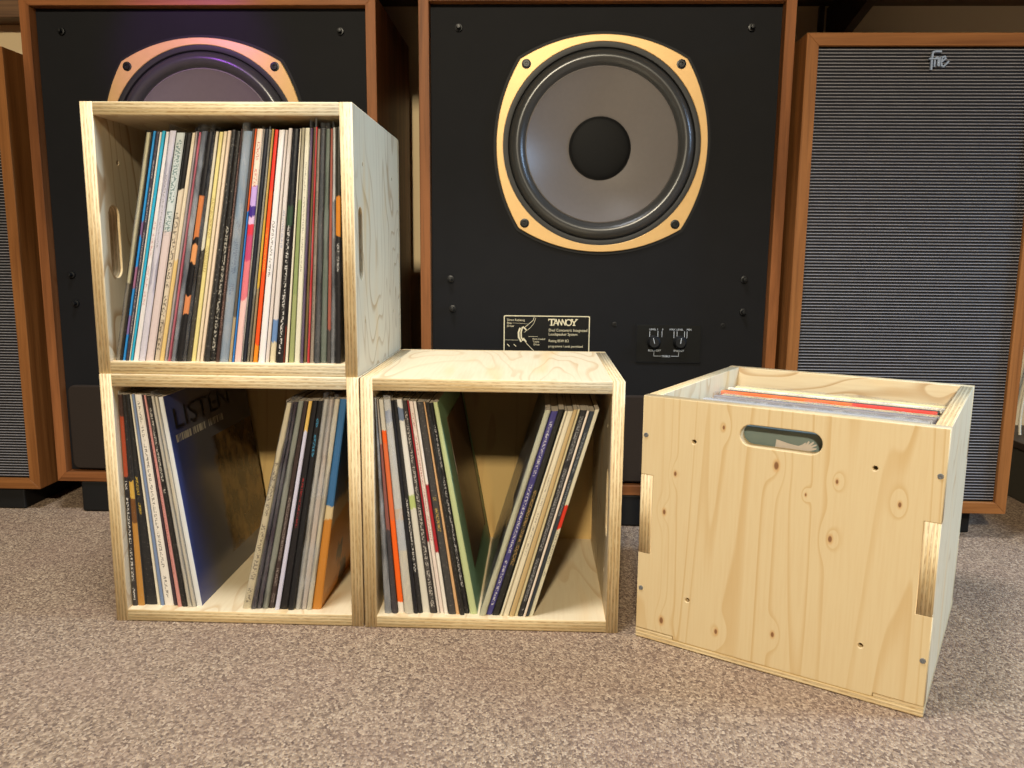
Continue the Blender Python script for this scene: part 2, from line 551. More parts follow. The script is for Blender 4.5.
ME_SIDE = plate_mesh(side_polys(), TT, 0.0011, 'side_panel')
ME_FLAT = plate_mesh([flat_poly()], TT, 0.0011, 'board_panel')
ME_SIDE_PLAIN = plate_mesh(side_polys(False), TT, 0.0011, 'side_panel')
ME_SIDE_SOLID = plate_mesh(side_polys(True, False), TT, 0.0011, 'side_panel')
ME_FLAT_PLAIN = plate_mesh([flat_poly(False)], TT, 0.0011, 'board_panel')
def back_mesh():
    bm = bmesh.new()
    bm_box(bm, 0, WW, 0, HH, -BB / 2, BB / 2, 0.001, 1)
    L = 0.0555
    for x0, x1 in ((0.0003, TT), (WW - TT, WW - 0.0003)):
        for z0, z1 in ((0.0003, L), (HH - L, HH - 0.0003)):
            bm_box(bm, x0, x1, z0, z1, BB / 2 - 0.0005, BB / 2 + 0.0048)
    return bm_mesh(bm, 'back_panel')
ME_BACK = back_mesh()
ME_SCREW = lathe_mesh([(0.0, 0.0006), (0.0012, 0.0004), (0.0014, 0.0012), (0.0030, 0.0010), (0.0034, 0.0), (0.0034, -0.0006)], 20, 'screw')
X, Y, Z = Vector((1, 0, 0)), Vector((0, 1, 0)), Vector((0, 0, 1))

def crate(label, loc, rotz=0.0, lying=False):
    root = empty('record_crate', loc, rotz)
    if lying:
        root.scale = (1.009, 1.028, 1.004)
    tag(root, label, 'crate', 'plywood record crates')
    if lying:                   # on its back, opening up: crate x->-Y, y->-Z, z->X of the root
        def M(o, u, v, w):
            f = lambda q: Vector((q[2], -q[0], -q[1]))
            return axes(f(o) + Vector((0, WW, DD)), f(u), f(v), f(w))
    else:
        def M(o, u, v, w):
            return axes(o, u, v, w)
    h = TT / 2
    front = M_PLY_HANDLE if lying else M_PLY_SIDE
    ms, mf = (ME_SIDE, ME_FLAT) if lying else (ME_SIDE_PLAIN, ME_FLAT_PLAIN)
    obj('side_panel', (ME_SIDE_SOLID if lying else ms).copy(), M_PLY_SIDE, root, M(Vector((h, 0, 0)), Y, Z, X))
    obj('side_panel', ms.copy(), front, root, M(Vector((WW - h, 0, 0)), Y, Z, X))
    obj('bottom_panel', mf.copy(), M_PLY_FLAT, root, M(Vector((0, 0, h)), X, Y, Z))
    obj('top_panel', mf.copy(), M_PLY_FLAT, root, M(Vector((0, 0, HH - h)), X, Y, Z))
    obj('back_panel', ME_BACK.copy(), M_PLY_BACK_SHADE, root, M(Vector((0, DD - BB / 2, 0)), X, Z, -Y))
    if lying:
        for i, k in ((0.0058, 0.2962), (0.3642, 0.2955), (0.0062, 0.0742), (0.3642, 0.0712)):
            obj('screw', ME_SCREW.copy(), M_STEEL, root, M(Vector((WW, DD - k, i)), Y, Z, X))
    return root

UP = (-0.623, 1.0985, HH + 0.0008)
LO = (-0.6216, 1.0955, 0.0008)
MI = (-0.2496, 1.094, 0.0008)
RI = (0.1449, 1.088, 0.0008)
RA = -0.5456
crate('pale plywood crate packed with records, stacked on the left one', UP)
crate('plywood crate on carpet under the upper crate, half filled with records', LO)
crate('plywood crate on carpet in the middle with records leaning both ways', MI)
crate('knotty plywood crate lying opening up at right, handle slot in front', RI, RA, True)

# ------------------------------------------------------------------ records
ORD = ['', 'first', 'second', 'third', 'fourth', 'fifth', 'sixth', 'seventh', 'eighth', 'ninth', 'tenth', 'eleventh', 'twelfth', 'thirteenth',
       'fourteenth', 'fifteenth', 'sixteenth', 'seventeenth', 'eighteenth', 'nineteenth', 'twentieth', 'twenty-first', 'twenty-second', 'twenty-third',
       'twenty-fourth', 'twenty-fifth', 'twenty-sixth', 'twenty-seventh', 'twenty-eighth', 'twenty-ninth', 'thirtieth', 'thirty-first', 'thirty-second',
       'thirty-third', 'thirty-fourth', 'thirty-fifth', 'thirty-sixth', 'thirty-seventh', 'thirty-eighth', 'thirty-ninth', 'fortieth', 'forty-first',
       'forty-second', 'forty-third', 'forty-fourth', 'forty-fifth', 'forty-sixth', 'forty-seventh', 'forty-eighth', 'forty-ninth', 'fiftieth', 'fifty-first', 'fifty-second', 'fifty-third', 'fifty-fourth']

def sleeve_mesh(b0, b1, t0, t1, h, depth=0.312):
    """Closed card sleeve: spine faces -y; bottom edge b0..b1, top edge t0..t1 (x), height h."""
    bm = bmesh.new()
    uvl = bm.loops.layers.uv.new('UVMap')
    NV = 8
    rows = []
    prof = lambda a, b: [(a, depth), (a, 0.0016), (a + (b - a) * 0.14, 0.0004), (a + (b - a) * 0.5, 0.0), (a + (b - a) * 0.86, 0.0004), (b, 0.0016), (b, depth)]
    for k in range(NV + 1):
        f = k / NV
        z = h * f
        rows.append([bm.verts.new((x, y, z)) for x, y in prof(b0 + (t0 - b0) * f, b1 + (t1 - b1) * f)])
    def face(vs, uvs, mi):
        fc = bm.faces.new(vs)
        fc.material_index = mi
        for lp, q in zip(fc.loops, uvs):
            lp[uvl].uv = q
    us = [0, 0.04, 0.16, 0.5, 0.84, 0.96, 1]
    for k in range(NV):
        A, B = rows[k], rows[k + 1]
        v0, v1 = k / NV, (k + 1) / NV
        for i in range(6):
            if i == 0:
                face((A[0], A[1], B[1], B[0]), ((1, v0), (0, v0), (0, v1), (1, v1)), 1)
            elif i == 5:
                face((A[5], A[6], B[6], B[5]), ((0, v0), (1, v0), (1, v1), (0, v1)), 2)
            else:
                face((A[i], A[i + 1], B[i + 1], B[i]), ((us[i], v0), (us[i + 1], v0), (us[i + 1], v1), (us[i], v1)), 0)
        face((A[6], A[0], B[0], B[6]), ((0, 0),) * 4, 1)
    face(rows[-1], ((0, 0),) * 7, 3)
    face(list(reversed(rows[0])), ((0, 0),) * 7, 3)
    return bm_mesh(bm, 'record_sleeve')

def plastic_mesh(b0, b1, t0, t1, h, depth, seed, up=0.007, fwd=0.004):
    """Loose clear cover: open-topped sheet round a sleeve, crumpled along its free edge."""
    rr = random.Random(seed)
    bm = bmesh.new()
    NV = 14
    rows = []
    e = 0.0003
    for k in range(NV + 1):
        f = k / NV
        z = h * f + (up * (0.6 + 0.8 * rr.random()) if k == NV else 0.0)
        a = b0 + (t0 - b0) * f - e
        b = b1 + (t1 - b1) * f + e
        j = lambda s: (rr.random() - 0.5) * s
        fw = fwd * (0.35 + 0.65 * rr.random())
        m = (a + b) / 2
        rows.append([bm.verts.new(q) for q in ((a, depth, z), (a, 0.10, z), (a + j(.0004) + .0002, 0.0, z + j(.002)), (m - .0008 + j(.0012), -fw, z + j(.002)),
                                               (m + .0008 + j(.0012), -fw * 0.9, z + j(.002)), (b + j(.0004) - .0002, 0.0, z + j(.002)), (b, 0.10, z), (b, depth, z))])
    for A, B in zip(rows[:-1], rows[1:]):
        for i in range(7):
            bm.faces.new((A[i], A[i + 1], B[i + 1], B[i]))
    return bm_mesh(bm, 'plastic_cover', math.radians(50))

M_EDGE = cover_mat((176, 166, 150))
M_EDGED = cover_mat((58, 54, 50))
def record(b0, b1, t0, t1, h, base, spine, label, group, cover=(90, 86, 80), right=None, plastic=0, seed=0, edge=None, up=0.006):
    ox = (b0 + b1) / 2
    me = sleeve_mesh(b0 - ox, b1 - ox, t0 - ox, t1 - ox, h)
    o = obj('record_sleeve', me, [spine, cover_mat(cover), right or cover_mat(cover), edge or M_EDGE])
    o.location = (ox, base[0], base[1])
    tag(o, label, 'record', group)
    if plastic:
        obj('plastic_cover', plastic_mesh(b0 - ox, b1 - ox, t0 - ox, t1 - ox, h, 0.31, seed, up), M_HAZY if plastic == 2 else M_PLASTIC, o)
    return o

# camera model, used to read spine edges off the crate fronts
F_PX, CAM_H, PITCHA, YAW, ROLL = 798.41, 0.5409, 0.1591, -0.0336, 0.0093
def cam_axes():
    cp, sp, cy, sy = math.cos(PITCHA), math.sin(PITCHA), math.cos(YAW), math.sin(YAW)
    fwd = Vector((sy * cp, cy * cp, -sp)); right = Vector((cy, -sy, 0)); up = right.cross(fwd)
    c, s = math.cos(ROLL), math.sin(ROLL)
    return c * right + s * up, -s * right + c * up, fwd
CR, CU, CF = cam_axes()
def at_y(px, py, yy):
    d = CF + CR * ((px - 512) / F_PX) - CU * ((py - 384) / F_PX)
    return Vector((0, 0, CAM_H)) + d * (yy / d.y)

def interp(x, tab):
    if x <= tab[0][0]:
        return tab[0][1] + (x - tab[0][0])
    for (a, A), (b, B) in zip(tab[:-1], tab[1:]):
        if x <= b:
            return A + (B - A) * (x - a) / (b - a)
    return tab[-1][1] + (x - tab[-1][0])

def row(recs, tab, ybot, ytop, yfront, zfloor, where, group, hmax, xlim):
    n = len(recs)
    rr = random.Random(len(recs) * 13 + 5)
    for i, r in enumerate(recs):
        p0, p1 = r['px']
        yy = yfront + rr.uniform(0.0, 0.006) + r.get('back', 0)
        gap = 0.0002
        b0 = at_y(p0, ybot, yy).x + gap; b1 = at_y(p1, ybot, yy).x - gap
        t0 = at_y(interp(p0, tab), ytop, yy).x + gap; t1 = at_y(interp(p1, tab), ytop, yy).x - gap
        b0, t0 = max(b0, xlim[0]), max(t0, xlim[0]); b1, t1 = min(b1, xlim[1]), min(t1, xlim[1])
        tilt = math.atan2((t0 + t1 - b0 - b1) / 2, 0.31)
        h = 0.3215 * math.cos(tilt) + rr.uniform(-0.0015, 0.0015)
        h = min(h, hmax)
        lab = r['look'] + ', ' + where(i, n)
        r['o'] = record(b0, b1, t0, t1, h, (yy, zfloor), spine_mat(r['c'] if isinstance(r['c'], list) else [(0, r['c'])], r.get('ink'), r.get('span', (0.12, 0.88)), r.get('wear', 0.25),
                        r.get('den', 1.0), r.get('tw', 0.28)), lab, group, r.get('cover', (92, 86, 78)), r.get('right'), r.get('pl', 0), i + 3, r.get('edge'), r.get('up', 0.006))
        r['geo'] = (b0, b1, t0, t1, h, yy, zfloor)

def S(p0, p1, look, c, **k):
    d = dict(px=(p0, p1), look=look, c=c)
    d.update(k)
    return d

BLK = (30, 29, 31)
U = [
 S(115.6, 120, 'cream edged record sleeve', [(0, (120, 112, 98)), (.35, (206, 200, 168))], wear=.35, pl=1, up=.004),
 S(120, 122.4, 'thin black record sleeve', BLK),
 S(122.4, 125.2, 'bright blue record sleeve with violet patches', [(0, (40, 130, 200)), (.12, (120, 100, 150)), (.2, (45, 135, 205)), (.33, (150, 100, 130)), (.42, (40, 135, 210)), (.55, (120, 90, 130)), (.62, (45, 140, 205))], wear=.15),
 S(125.2, 128.3, 'dark violet grey record sleeve', (58, 52, 62), ink=(170, 160, 160), wear=.4),
 S(128.3, 130, 'narrow white record sleeve beside a cyan one', (222, 218, 208)),
 S(130, 132.6, 'cyan blue record sleeve', (42, 164, 200), wear=.08),
 S(132.9, 138.3, 'white record sleeve with red and grey print', (218, 214, 214), ink=(170, 90, 90), span=(.25, .62)),
 S(138.3, 144.7, 'glossy white and lilac record sleeve', (224, 220, 236), ink=(120, 116, 120), span=(.5, .82), tw=.15, pl=1),
 S(144.7, 153.2, 'pinkish grey record sleeve topped with green print', [(0, (206, 190, 190)), (.58, (196, 204, 206))], ink=(40, 92, 90), span=(.56, .97), den=.7, tw=.36),
 S(154, 159, 'beige record sleeve with dark figures, black end', [(0, (190, 174, 152)), (.18, (206, 192, 170)), (.76, (24, 22, 22))], ink=(52, 42, 38), span=(.05, .66), den=.45, tw=.4),
 S(159, 163.7, 'tan yellow record sleeve', [(0, (214, 184, 122)), (.45, (214, 200, 176))]),
 S(163.9, 167.2, 'pale grey record sleeve in plastic', (190, 180, 186), pl=1),
 S(167.2, 170.6, 'rose pink record sleeve', (206, 104, 124), wear=.1, pl=1, up=.011),
 S(170.8, 175.5, 'slate grey record sleeve in plastic', (92, 98, 112), wear=.15, pl=2, up=.009),
 S(175.7, 182, 'black record sleeve with orange patches', [(0, BLK), (.22, (206, 130, 84)), (.30, (22, 21, 24)), (.44, (214, 146, 92)), (.52, (24, 22, 24)), (.55, (196, 116, 66)), (.73, (28, 26, 28))], wear=.1),
 S(182.2, 186, 'glossy black record sleeve in plastic', BLK, pl=1, up=.014, wear=.3),
 S(186, 190.3, 'dark mottled olive record sleeve', [(0, (64, 60, 52)), (.5, (210, 204, 184)), (.62, (210, 200, 176))], wear=.6),
 S(190.8, 195.5, 'pale yellow record sleeve', (222, 208, 142), ink=(150, 120, 60), span=(.4, .72), tw=.4),
 S(195.6, 199.2, 'cream record sleeve', (224, 206, 176), wear=.15),
 S(199.2, 203, 'pale pink cream record sleeve', (228, 208, 188), wear=.12),
 S(203.2, 208.7, 'mottled black and grey record sleeve', (44, 43, 43), wear=.75),
 S(208.7, 215, 'black record sleeve with small grey print', (36, 35, 36), ink=(190, 184, 172), span=(.05, .6), den=.5, wear=.55),
 S(215, 219, 'dark brown record sleeve', (66, 48, 44), ink=(150, 120, 110), wear=.35),
 S(219.5, 228, 'light blue grey record sleeve in cloudy plastic', (138, 160, 186), ink=(84, 104, 140), span=(.3, .62), tw=.34, pl=2, up=.012),
 S(228, 231.4, 'dark grey and tan record sleeve', [(0, (170, 150, 116)), (.2, (92, 86, 78)), (.6, (78, 74, 74))], wear=.4),
 S(231.6, 233.9, 'narrow blue record sleeve with an orange end', [(0, (52, 120, 196)), (.66, (216, 96, 50))], wear=.1),
 S(233.9, 240.6, 'pink and violet patterned record sleeve', [(0, (226, 188, 182)), (.28, (216, 116, 126)), (.45, (190, 70, 110)), (.56, (214, 50, 70)), (.6, (214, 180, 214)), (.64, (66, 44, 132)), (.68, (190, 160, 220)), (.76, (232, 214, 196))], ink=(170, 60, 60), span=(.76, .95), tw=.3),
 S(240.6, 242.2, 'thin white record sleeve beside a black one', (232, 226, 216), pl=1),
 S(242.2, 245.8, 'navy black record sleeve', (38, 42, 54), wear=.12),
 S(246.2, 249.3, 'grey record sleeve with worn foot', [(0, (130, 122, 104)), (.3, (168, 166, 156))], wear=.35, pl=1),
 S(249.3, 252.2, 'mustard yellow record sleeve', [(0, (150, 130, 100)), (.33, (206, 168, 66)), (.62, (190, 160, 92))], wear=.25),
 S(252.6, 257.2, 'orange red record sleeve', [(0, (238, 140, 40)), (.08, (232, 84, 34)), (.75, (226, 58, 44))], ink=(246, 168, 60), span=(.4, .62), wear=.05),
 S(257.8, 264.3, 'broad white record sleeve with black print', (230, 226, 226), ink=(44, 40, 44), span=(.38, .62), den=.8, tw=.22, wear=.1),
 S(264.7, 268.7, 'off white record sleeve', (216, 206, 202), wear=.2),
 S(269.1, 275, 'white record sleeve with blue label at foot', [(0, (212, 200, 170)), (.09, (104, 136, 184)), (.19, (214, 206, 204))], ink=(130, 140, 170), span=(.5, .7)),
 S(275.6, 282.4, 'broad black record sleeve with white print', [(0, (30, 28, 30)), (.6, (42, 66, 48)), (.68, (22, 24, 30))], ink=(226, 222, 216), span=(.04, .6), den=.6, tw=.24, wear=.15),
 S(282.6, 284.3, 'thin dark red record sleeve', [(0, (120, 50, 36)), (.16, (34, 30, 36))], wear=.2),
 S(284.6, 287.6, 'ivory record sleeve', (224, 216, 196), wear=.12),
 S(288.2, 293.8, 'moss green record sleeve', [(0, (150, 158, 108)), (.3, (136, 150, 98)), (.7, (166, 160, 140))], wear=.25),
 S(293.9, 299.4, 'cream record sleeve with grey print', (218, 214, 194), ink=(116, 110, 104), span=(.4, .86), tw=.18),
 S(299.4, 302.8, 'purple record sleeve', (92, 70, 112), wear=.2, pl=1, up=.016),
 S(303.1, 306.3, 'olive brown record sleeve', (118, 100, 66), wear=.25),
 S(306.5, 309.4, 'bright red record sleeve', (224, 44, 50), wear=.05, pl=1, up=.012),
 S(309.4, 313.4, 'speckled grey record sleeve', (150, 138, 126), ink=(70, 62, 58), wear=.6),
 S(313.8, 319.3, 'charcoal record sleeve in shiny plastic', (66, 70, 76), wear=.45, pl=1),
 S(319.7, 326.2, 'grey green record sleeve in shiny plastic', (108, 120, 110), wear=.3, pl=1),
 S(326.5, 330.4, 'dark record sleeve with a red brown stripe', [(0, (70, 66, 64)), (.15, (150, 84, 70))], wear=.3),
 S(330.4, 334.8, 'white and grey record sleeve in crumpled plastic', [(0, (88, 92, 100)), (.55, (110, 114, 122)), (.7, (222, 224, 220))], wear=.5, pl=2),
 S(334.8, 340.6, 'black record sleeve with an orange band', [(0, BLK), (.55, (196, 122, 34)), (.72, (36, 34, 24))], ink=(200, 196, 190), span=(.4, .52), wear=.1),
]
TAB_U = [(115.6, 146), (120, 151), (122.4, 153.2), (125.2, 156), (128.3, 159.4), (132.2, 165.3), (138.3, 169.7), (144.7, 176), (153, 184.6), (159, 192), (163.7, 196), (170.6, 201.5), (175.5, 207.5), (182, 213), (190, 218.4),
         (195.5, 223.5), (203, 231.5), (215, 241), (219.3, 243.2), (228, 252.2), (233.9, 257), (240.5, 263.2), (245.8, 269), (252.2, 274.4), (257.2, 278.6), (264.3, 285), (275, 292.6), (282.4, 299),
         (287.6, 301.6), (293.8, 305.2), (299.4, 310.2), (302.8, 313.4), (309.4, 317.8), (313.4, 320.5), (319.3, 325.6), (326.2, 330.4), (334.8, 336), (340.6, 340.8)]
zU = UP[2] + TT
row(U, TAB_U, 360, 133, 1.1060, zU, lambda i, n: ORD[i + 1] + ' from left in the top crate', 'records in the top crate', 0.3295, (UP[0] + TT + .001, UP[0] + WW - TT - .001))
zL = LO[2] + TT

# the big blue-brown front cover seen at an angle in the lower left crate
def listen_mat():
    t = NT('printed_front_cover')
    uv = t.n('UVMap').outputs[0]
    sep = t.n('SeparateXYZ'); t.l(uv, sep.inputs[0])
    u, v = sep.outputs[0], sep.outputs[1]
    n1 = t.noise(t.scale(uv, (3.0, 4.0, 1)), 1.3, 4.0, 0.6)
    n2 = t.noise(t.scale(uv, (9.0, 6.0, 1)), 1.3, 4.0, 0.6)
    col = t.mix(t.smooth(t.math('ADD', u, t.math('MULTIPLY', n1, 0.2)), 0.10, 0.40), lin((66, 76, 130)), lin((94, 92, 94)))
    pic = t.math('MULTIPLY', t.smooth(t.math('MULTIPLY_ADD', n1, 0.16, u), 0.50, 0.56), t.math('MULTIPLY', t.math('GREATER_THAN', v, 0.1), t.math('LESS_THAN', v, 0.72)))
    pcol = t.mix(t.smooth(n2, 0.3, 0.7), lin((124, 94, 52)), lin((54, 42, 30)))
    col = t.mix(pic, col, pcol)
    ink = t.math('MULTIPLY', t.smooth(t.noise(t.scale(uv, (95, 6, 1)), 1.0, 0.0), 0.46, 0.52), t.smooth(t.noise(t.scale(uv, (16, 0, 1)), 1.0, 0.0), 0.3, 0.4))
    ink = t.math('MULTIPLY', ink, t.math('MULTIPLY', t.math('MULTIPLY', t.math('GREATER_THAN', v, 0.775), t.math('LESS_THAN', v, 0.81)), t.math('MULTIPLY', t.math('GREATER_THAN', u, 0.05), t.math('LESS_THAN', u, 0.62))))
    col = t.mix(ink, col, lin((196, 190, 170)))
    t.bsdf(col, 0.2, 0.5)
    return t.m
def sunset_mat():
    t = NT('printed_front_cover')
    uv = t.n('UVMap').outputs[0]
    sep = t.n('SeparateXYZ'); t.l(uv, sep.inputs[0])
    u, v = sep.outputs[0], sep.outputs[1]
    n1 = t.noise(t.scale(uv, (4.0, 4.0, 1)), 1.0, 3.0, 0.6)
    vv = t.math('MULTIPLY_ADD', n1, 0.16, v)
    col = t.mix(t.smooth(vv, 0.47, 0.5), lin((206, 138, 44)), lin((206, 190, 160)))
    col = t.mix(t.smooth(vv, 0.56, 0.6), col, lin((44, 92, 140)))
    col = t.mix(t.math('MULTIPLY', t.smooth(n1, 0.5, 0.56), t.math('GREATER_THAN', u, 0.2)), col, lin((70, 52, 40)))
    t.bsdf(col, 0.3, 0.5)
    return t.m

PALE = (190, 182, 168)
LL = [
 S(121.5, 128, 'dark record sleeve in hazy plastic', (70, 70, 74), wear=.3, pl=2, up=.006),
 S(128, 137.3, 'black record sleeve with red and white print', [(0, (52, 48, 46)), (.22, (34, 32, 34)), (.62, (150, 62, 34)), (.9, (60, 40, 34))], ink=(206, 200, 192), span=(.03, .6), den=.5),
 S(137.5, 144.5, 'golden brown record sleeve with black top', [(0, (172, 122, 56)), (.4, (104, 66, 32)), (.52, (188, 150, 66)), (.6, (34, 32, 32))], wear=.3),
 S(144.7, 156.6, 'broad black record sleeve with yellow print', (36, 36, 37), ink=(196, 166, 66), span=(.44, .62), tw=.2, wear=.2),
 S(157.2, 160.4, 'pale cream record sleeve', (214, 206, 186), wear=.15),
 S(160.4, 164.2, 'dusty blue record sleeve', (112, 130, 164), wear=.35),
 S(164.4, 173.5, 'white record sleeve with black print', (220, 214, 206), ink=(50, 46, 46), span=(.04, .97), den=.7, tw=.2, wear=.08),
 S(173.6, 177.4, 'narrow black and violet record sleeve', (58, 46, 56), wear=.25),
 S(177.4, 181.6, 'dusty pink record sleeve', (196, 136, 128), ink=(150, 70, 70), wear=.3),
 S(181.6, 187, 'black record sleeve with white speckles', (34, 32, 32), ink=(206, 200, 190), span=(.55, .95), wear=.35),
 S(187.4, 191.6, 'pale grey record sleeve in plastic', (196, 188, 172), pl=1),
 S(191.6, 196.2, 'worn cream record sleeve in plastic', (206, 196, 176), pl=1, wear=.3),
 S(196.2, 201.9, 'large blue and brown covered record sleeve', [(0, (206, 206, 204))], right=listen_mat(), wear=.1),
]
TAB_L1 = [(121.5, 112.6), (128, 116), (137.5, 122), (144.5, 125.2), (156.6, 129.2), (160.4, 131.5), (164.2, 134), (173.5, 141.2), (177.4, 143.4), (181.6, 145.6), (187, 150.3), (191.6, 154), (196.2, 157.6), (201.9, 162.5)]
row(LL, TAB_L1, 605, 397, 1.1070, zL, lambda i, n: ORD[i + 1] + ' of left group in lower left crate', 'records leaning left in the lower left crate', 0.3295, (LO[0] + TT + .001, LO[0] + WW - TT - .001))
LR = [
 S(242.5, 250.6, 'beige record sleeve with small dark drawings', (206, 194, 164), ink=(70, 62, 58), span=(.03, .72), den=.5, tw=.36, pl=1),
 S(250.8, 256, 'black violet record sleeve', (42, 34, 50), wear=.2, pl=1),
 S(256, 261.6, 'dark plum record sleeve', (50, 40, 58), wear=.25, pl=1),
 S(262, 268.2, 'grey green record sleeve', (132, 136, 126), wear=.2, pl=1),
 S(268.4, 274.2, 'dark brown record sleeve with faint print', (58, 46, 44), ink=(150, 136, 130), span=(.03, .55), wear=.2),
 S(274.4, 279.2, 'lilac white record sleeve with yellow top', [(0, (196, 194, 214)), (.86, (214, 176, 96))], wear=.08),
 S(279.5, 287.5, 'black record sleeve with red print', (28, 27, 30), ink=(150, 44, 44), span=(.4, .64), tw=.2, wear=.05),
 S(287.5, 293.5, 'black record sleeve with blue print near top', (26, 27, 30), ink=(70, 150, 190), span=(.74, .92), tw=.3, wear=.08),
 S(295, 301, 'greyish white record sleeve in cloudy plastic', (184, 180, 172), pl=2, up=.009),
 S(301, 306.4, 'pinkish white record sleeve in cloudy plastic', (196, 182, 172), pl=2, wear=.3),
 S(306.4, 311.4, 'cream record sleeve in cloudy plastic', (206, 196, 172), pl=2),
 S(311.8, 321, 'blue and orange covered record sleeve facing right', [(0, (184, 120, 46)), (.44, (196, 176, 136)), (.5, (52, 98, 142))], right=sunset_mat(), wear=.15),
]
TAB_L2 = [(242.5, 286.6), (250.8, 292), (261.6, 298), (268.3, 303.8), (274.3, 308.4), (279.3, 312.4), (287.5, 318), (293.5, 322.6), (301, 329), (306.4, 334.6), (311.4, 339.8), (321, 347)]
row(LR, TAB_L2, 610, 403, 1.1045, zL, lambda i, n: ORD[i + 1] + ' of right group in lower left crate', 'records leaning right in the lower left crate', 0.3295, (LO[0] + TT + .001, LO[0] + WW - TT - .001))
ML = [
 S(384.5, 391.6, 'slate grey record sleeve in hazy plastic', (112, 116, 124), wear=.1, pl=2, up=.005),
 S(391.8, 397.6, 'dark red grey record sleeve', [(0, (60, 56, 60)), (.4, (130, 78, 70)), (.8, (150, 140, 130))], wear=.3),
 S(398.2, 404.2, 'orange record sleeve', [(0, (224, 214, 200)), (.05, (232, 96, 26)), (.45, (210, 104, 60)), (.8, (228, 92, 30)), (.86, (196, 190, 176))], wear=.12),
 S(404.6, 413.6, 'broad white record sleeve with blue oval', [(0, (214, 208, 192)), (.3, (190, 196, 206)), (.45, (212, 186, 160)), (.5, (206, 206, 204)), (.9, (120, 140, 180)), (.95, (206, 206, 204))], wear=.15, pl=2),
 S(413.8, 418, 'navy black record sleeve', (26, 28, 34), wear=.1),
 S(418, 422.6, 'black record sleeve with white print', (36, 36, 38), ink=(214, 210, 204), span=(.2, .55), den=.6, tw=.3),
 S(422.8, 430, 'white record sleeve with green patch', [(0, (206, 202, 190)), (.5, (176, 190, 120)), (.56, (218, 216, 210)), (.9, (110, 124, 150)), (.96, (216, 214, 210))], wear=.15),
 S(430.2, 437.2, 'dark grey record sleeve with pale print', (54, 50, 50), ink=(190, 184, 176), span=(.03, .95), den=.7, tw=.3),
 S(437.4, 440, 'narrow crimson edged record sleeve', [(0, (206, 196, 186)), (.35, (150, 32, 40))], wear=.1),
 S(440, 444.2, 'pinkish white record sleeve with red print', (224, 208, 198), ink=(160, 60, 60), span=(.35, .95), tw=.24),
 S(444.2, 448.2, 'white record sleeve with a red stripe', [(0, (226, 220, 210)), (.3, (164, 36, 44)), (.62, (226, 218, 208))], wear=.1),
 S(448.6, 456, 'dark grey record sleeve with gold print', (62, 60, 60), ink=(196, 166, 84), span=(.4, .56), wear=.4),
 S(456, 459.6, 'narrow tan record sleeve', (206, 164, 118), wear=.15),
 S(459.8, 464.4, 'black record sleeve with worn edges', (34, 33, 33), wear=.55),
 S(464.4, 469.4, 'black record sleeve with grey lettering', (30, 29, 30), ink=(180, 176, 172), span=(.1, .9), den=.6),
 S(470, 477.4, 'pale green covered record sleeve with brown picture', [(0, (180, 190, 140))], cover=(142, 176, 128), right=cover_mat((142, 178, 132)), wear=.1),
]
TAB_M1 = [(384.5, 371.6), (391.8, 376.4), (397.6, 378), (404.2, 383.2), (413.6, 390.2), (422.7, 396.2), (430, 401.8), (437.2, 406.6), (440, 408.6), (444.2, 413), (448.2, 416), (456, 423.2), (459.6, 425), (469.4, 432.5), (477.4, 437.4)]
zM = MI[2] + TT
row(ML, TAB_M1, 614, 403.5, 1.1020, zM, lambda i, n: ORD[i + 1] + ' of left group in middle crate', 'records leaning left in the middle crate', 0.3295, (MI[0] + TT + .001, MI[0] + WW - TT - .001))
MR = [
 S(479, 485.6, 'cream record sleeve in loose plastic', (196, 196, 170), pl=1, up=.006),
 S(486, 492, 'purple blue record sleeve with white print', (68, 64, 124), ink=(220, 218, 226), span=(.05, .95), den=.6, tw=.24, wear=.05),
 S(492.2, 499, 'black record sleeve with gold print', (36, 36, 32), ink=(176, 140, 80), span=(.25, .62), wear=.15),
 S(499.6, 502.4, 'thin ivory record sleeve', (214, 204, 176), wear=.1),
 S(502.6, 508.6, 'broad cream record sleeve with grey print', (216, 206, 180), ink=(130, 120, 108), span=(.3, .7), tw=.22, wear=.08),
 S(508.8, 514.2, 'tan record sleeve', (184, 158, 112), wear=.3),
 S(514.2, 517.6, 'pale khaki record sleeve', (206, 192, 152), wear=.15),
 S(517.8, 522.8, 'black record sleeve with grey pattern', (40, 40, 42), ink=(150, 148, 146), span=(.03, .97), den=1.2, tw=.36),
 S(522.8, 525.4, 'narrow pinkish cream record sleeve', (220, 204, 186), wear=.1),
 S(525.4, 529, 'dark blue grey record sleeve', (48, 56, 66), ink=(140, 144, 150), span=(.5, .9)),
 S(529, 533, 'ivory record sleeve with a red band', [(0, (206, 200, 174)), (.43, (206, 54, 34)), (.55, (208, 202, 178))], ink=(60, 56, 50), span=(.2, .42), cover=(60, 52, 40)),
]
TAB_M2 = [(479, 545), (485.8, 551), (492, 558.4), (499.2, 564.4), (508.7, 573.4), (517.7, 580.4), (522.8, 587), (525.4, 589.7), (529, 595), (533, 599.5)]
row(MR, TAB_M2, 617, 414, 1.1000, zM, lambda i, n: ORD[i + 1] + ' of right group in middle crate', 'records leaning right in the middle crate', 0.3295, (MI[0] + TT + .001, MI[0] + WW - TT - .001))

def face_matrix(geo):
    """Frame on the right-hand cover of a leaning sleeve: x into the crate, y up the cover, z outwards (parent = sleeve)."""
    b0, b1, t0, t1, h, yy, zf = geo
    ox = (b0 + b1) / 2
    up = Vector((t1 - b1, 0, h)); L = up.length; up.normalize()
    inn = Vector((0, 1, 0))
    out = inn.cross(up)
    return axes(Vector((b1 - ox, 0.0016, 0)) + out * 0.0009, inn, up, out), L

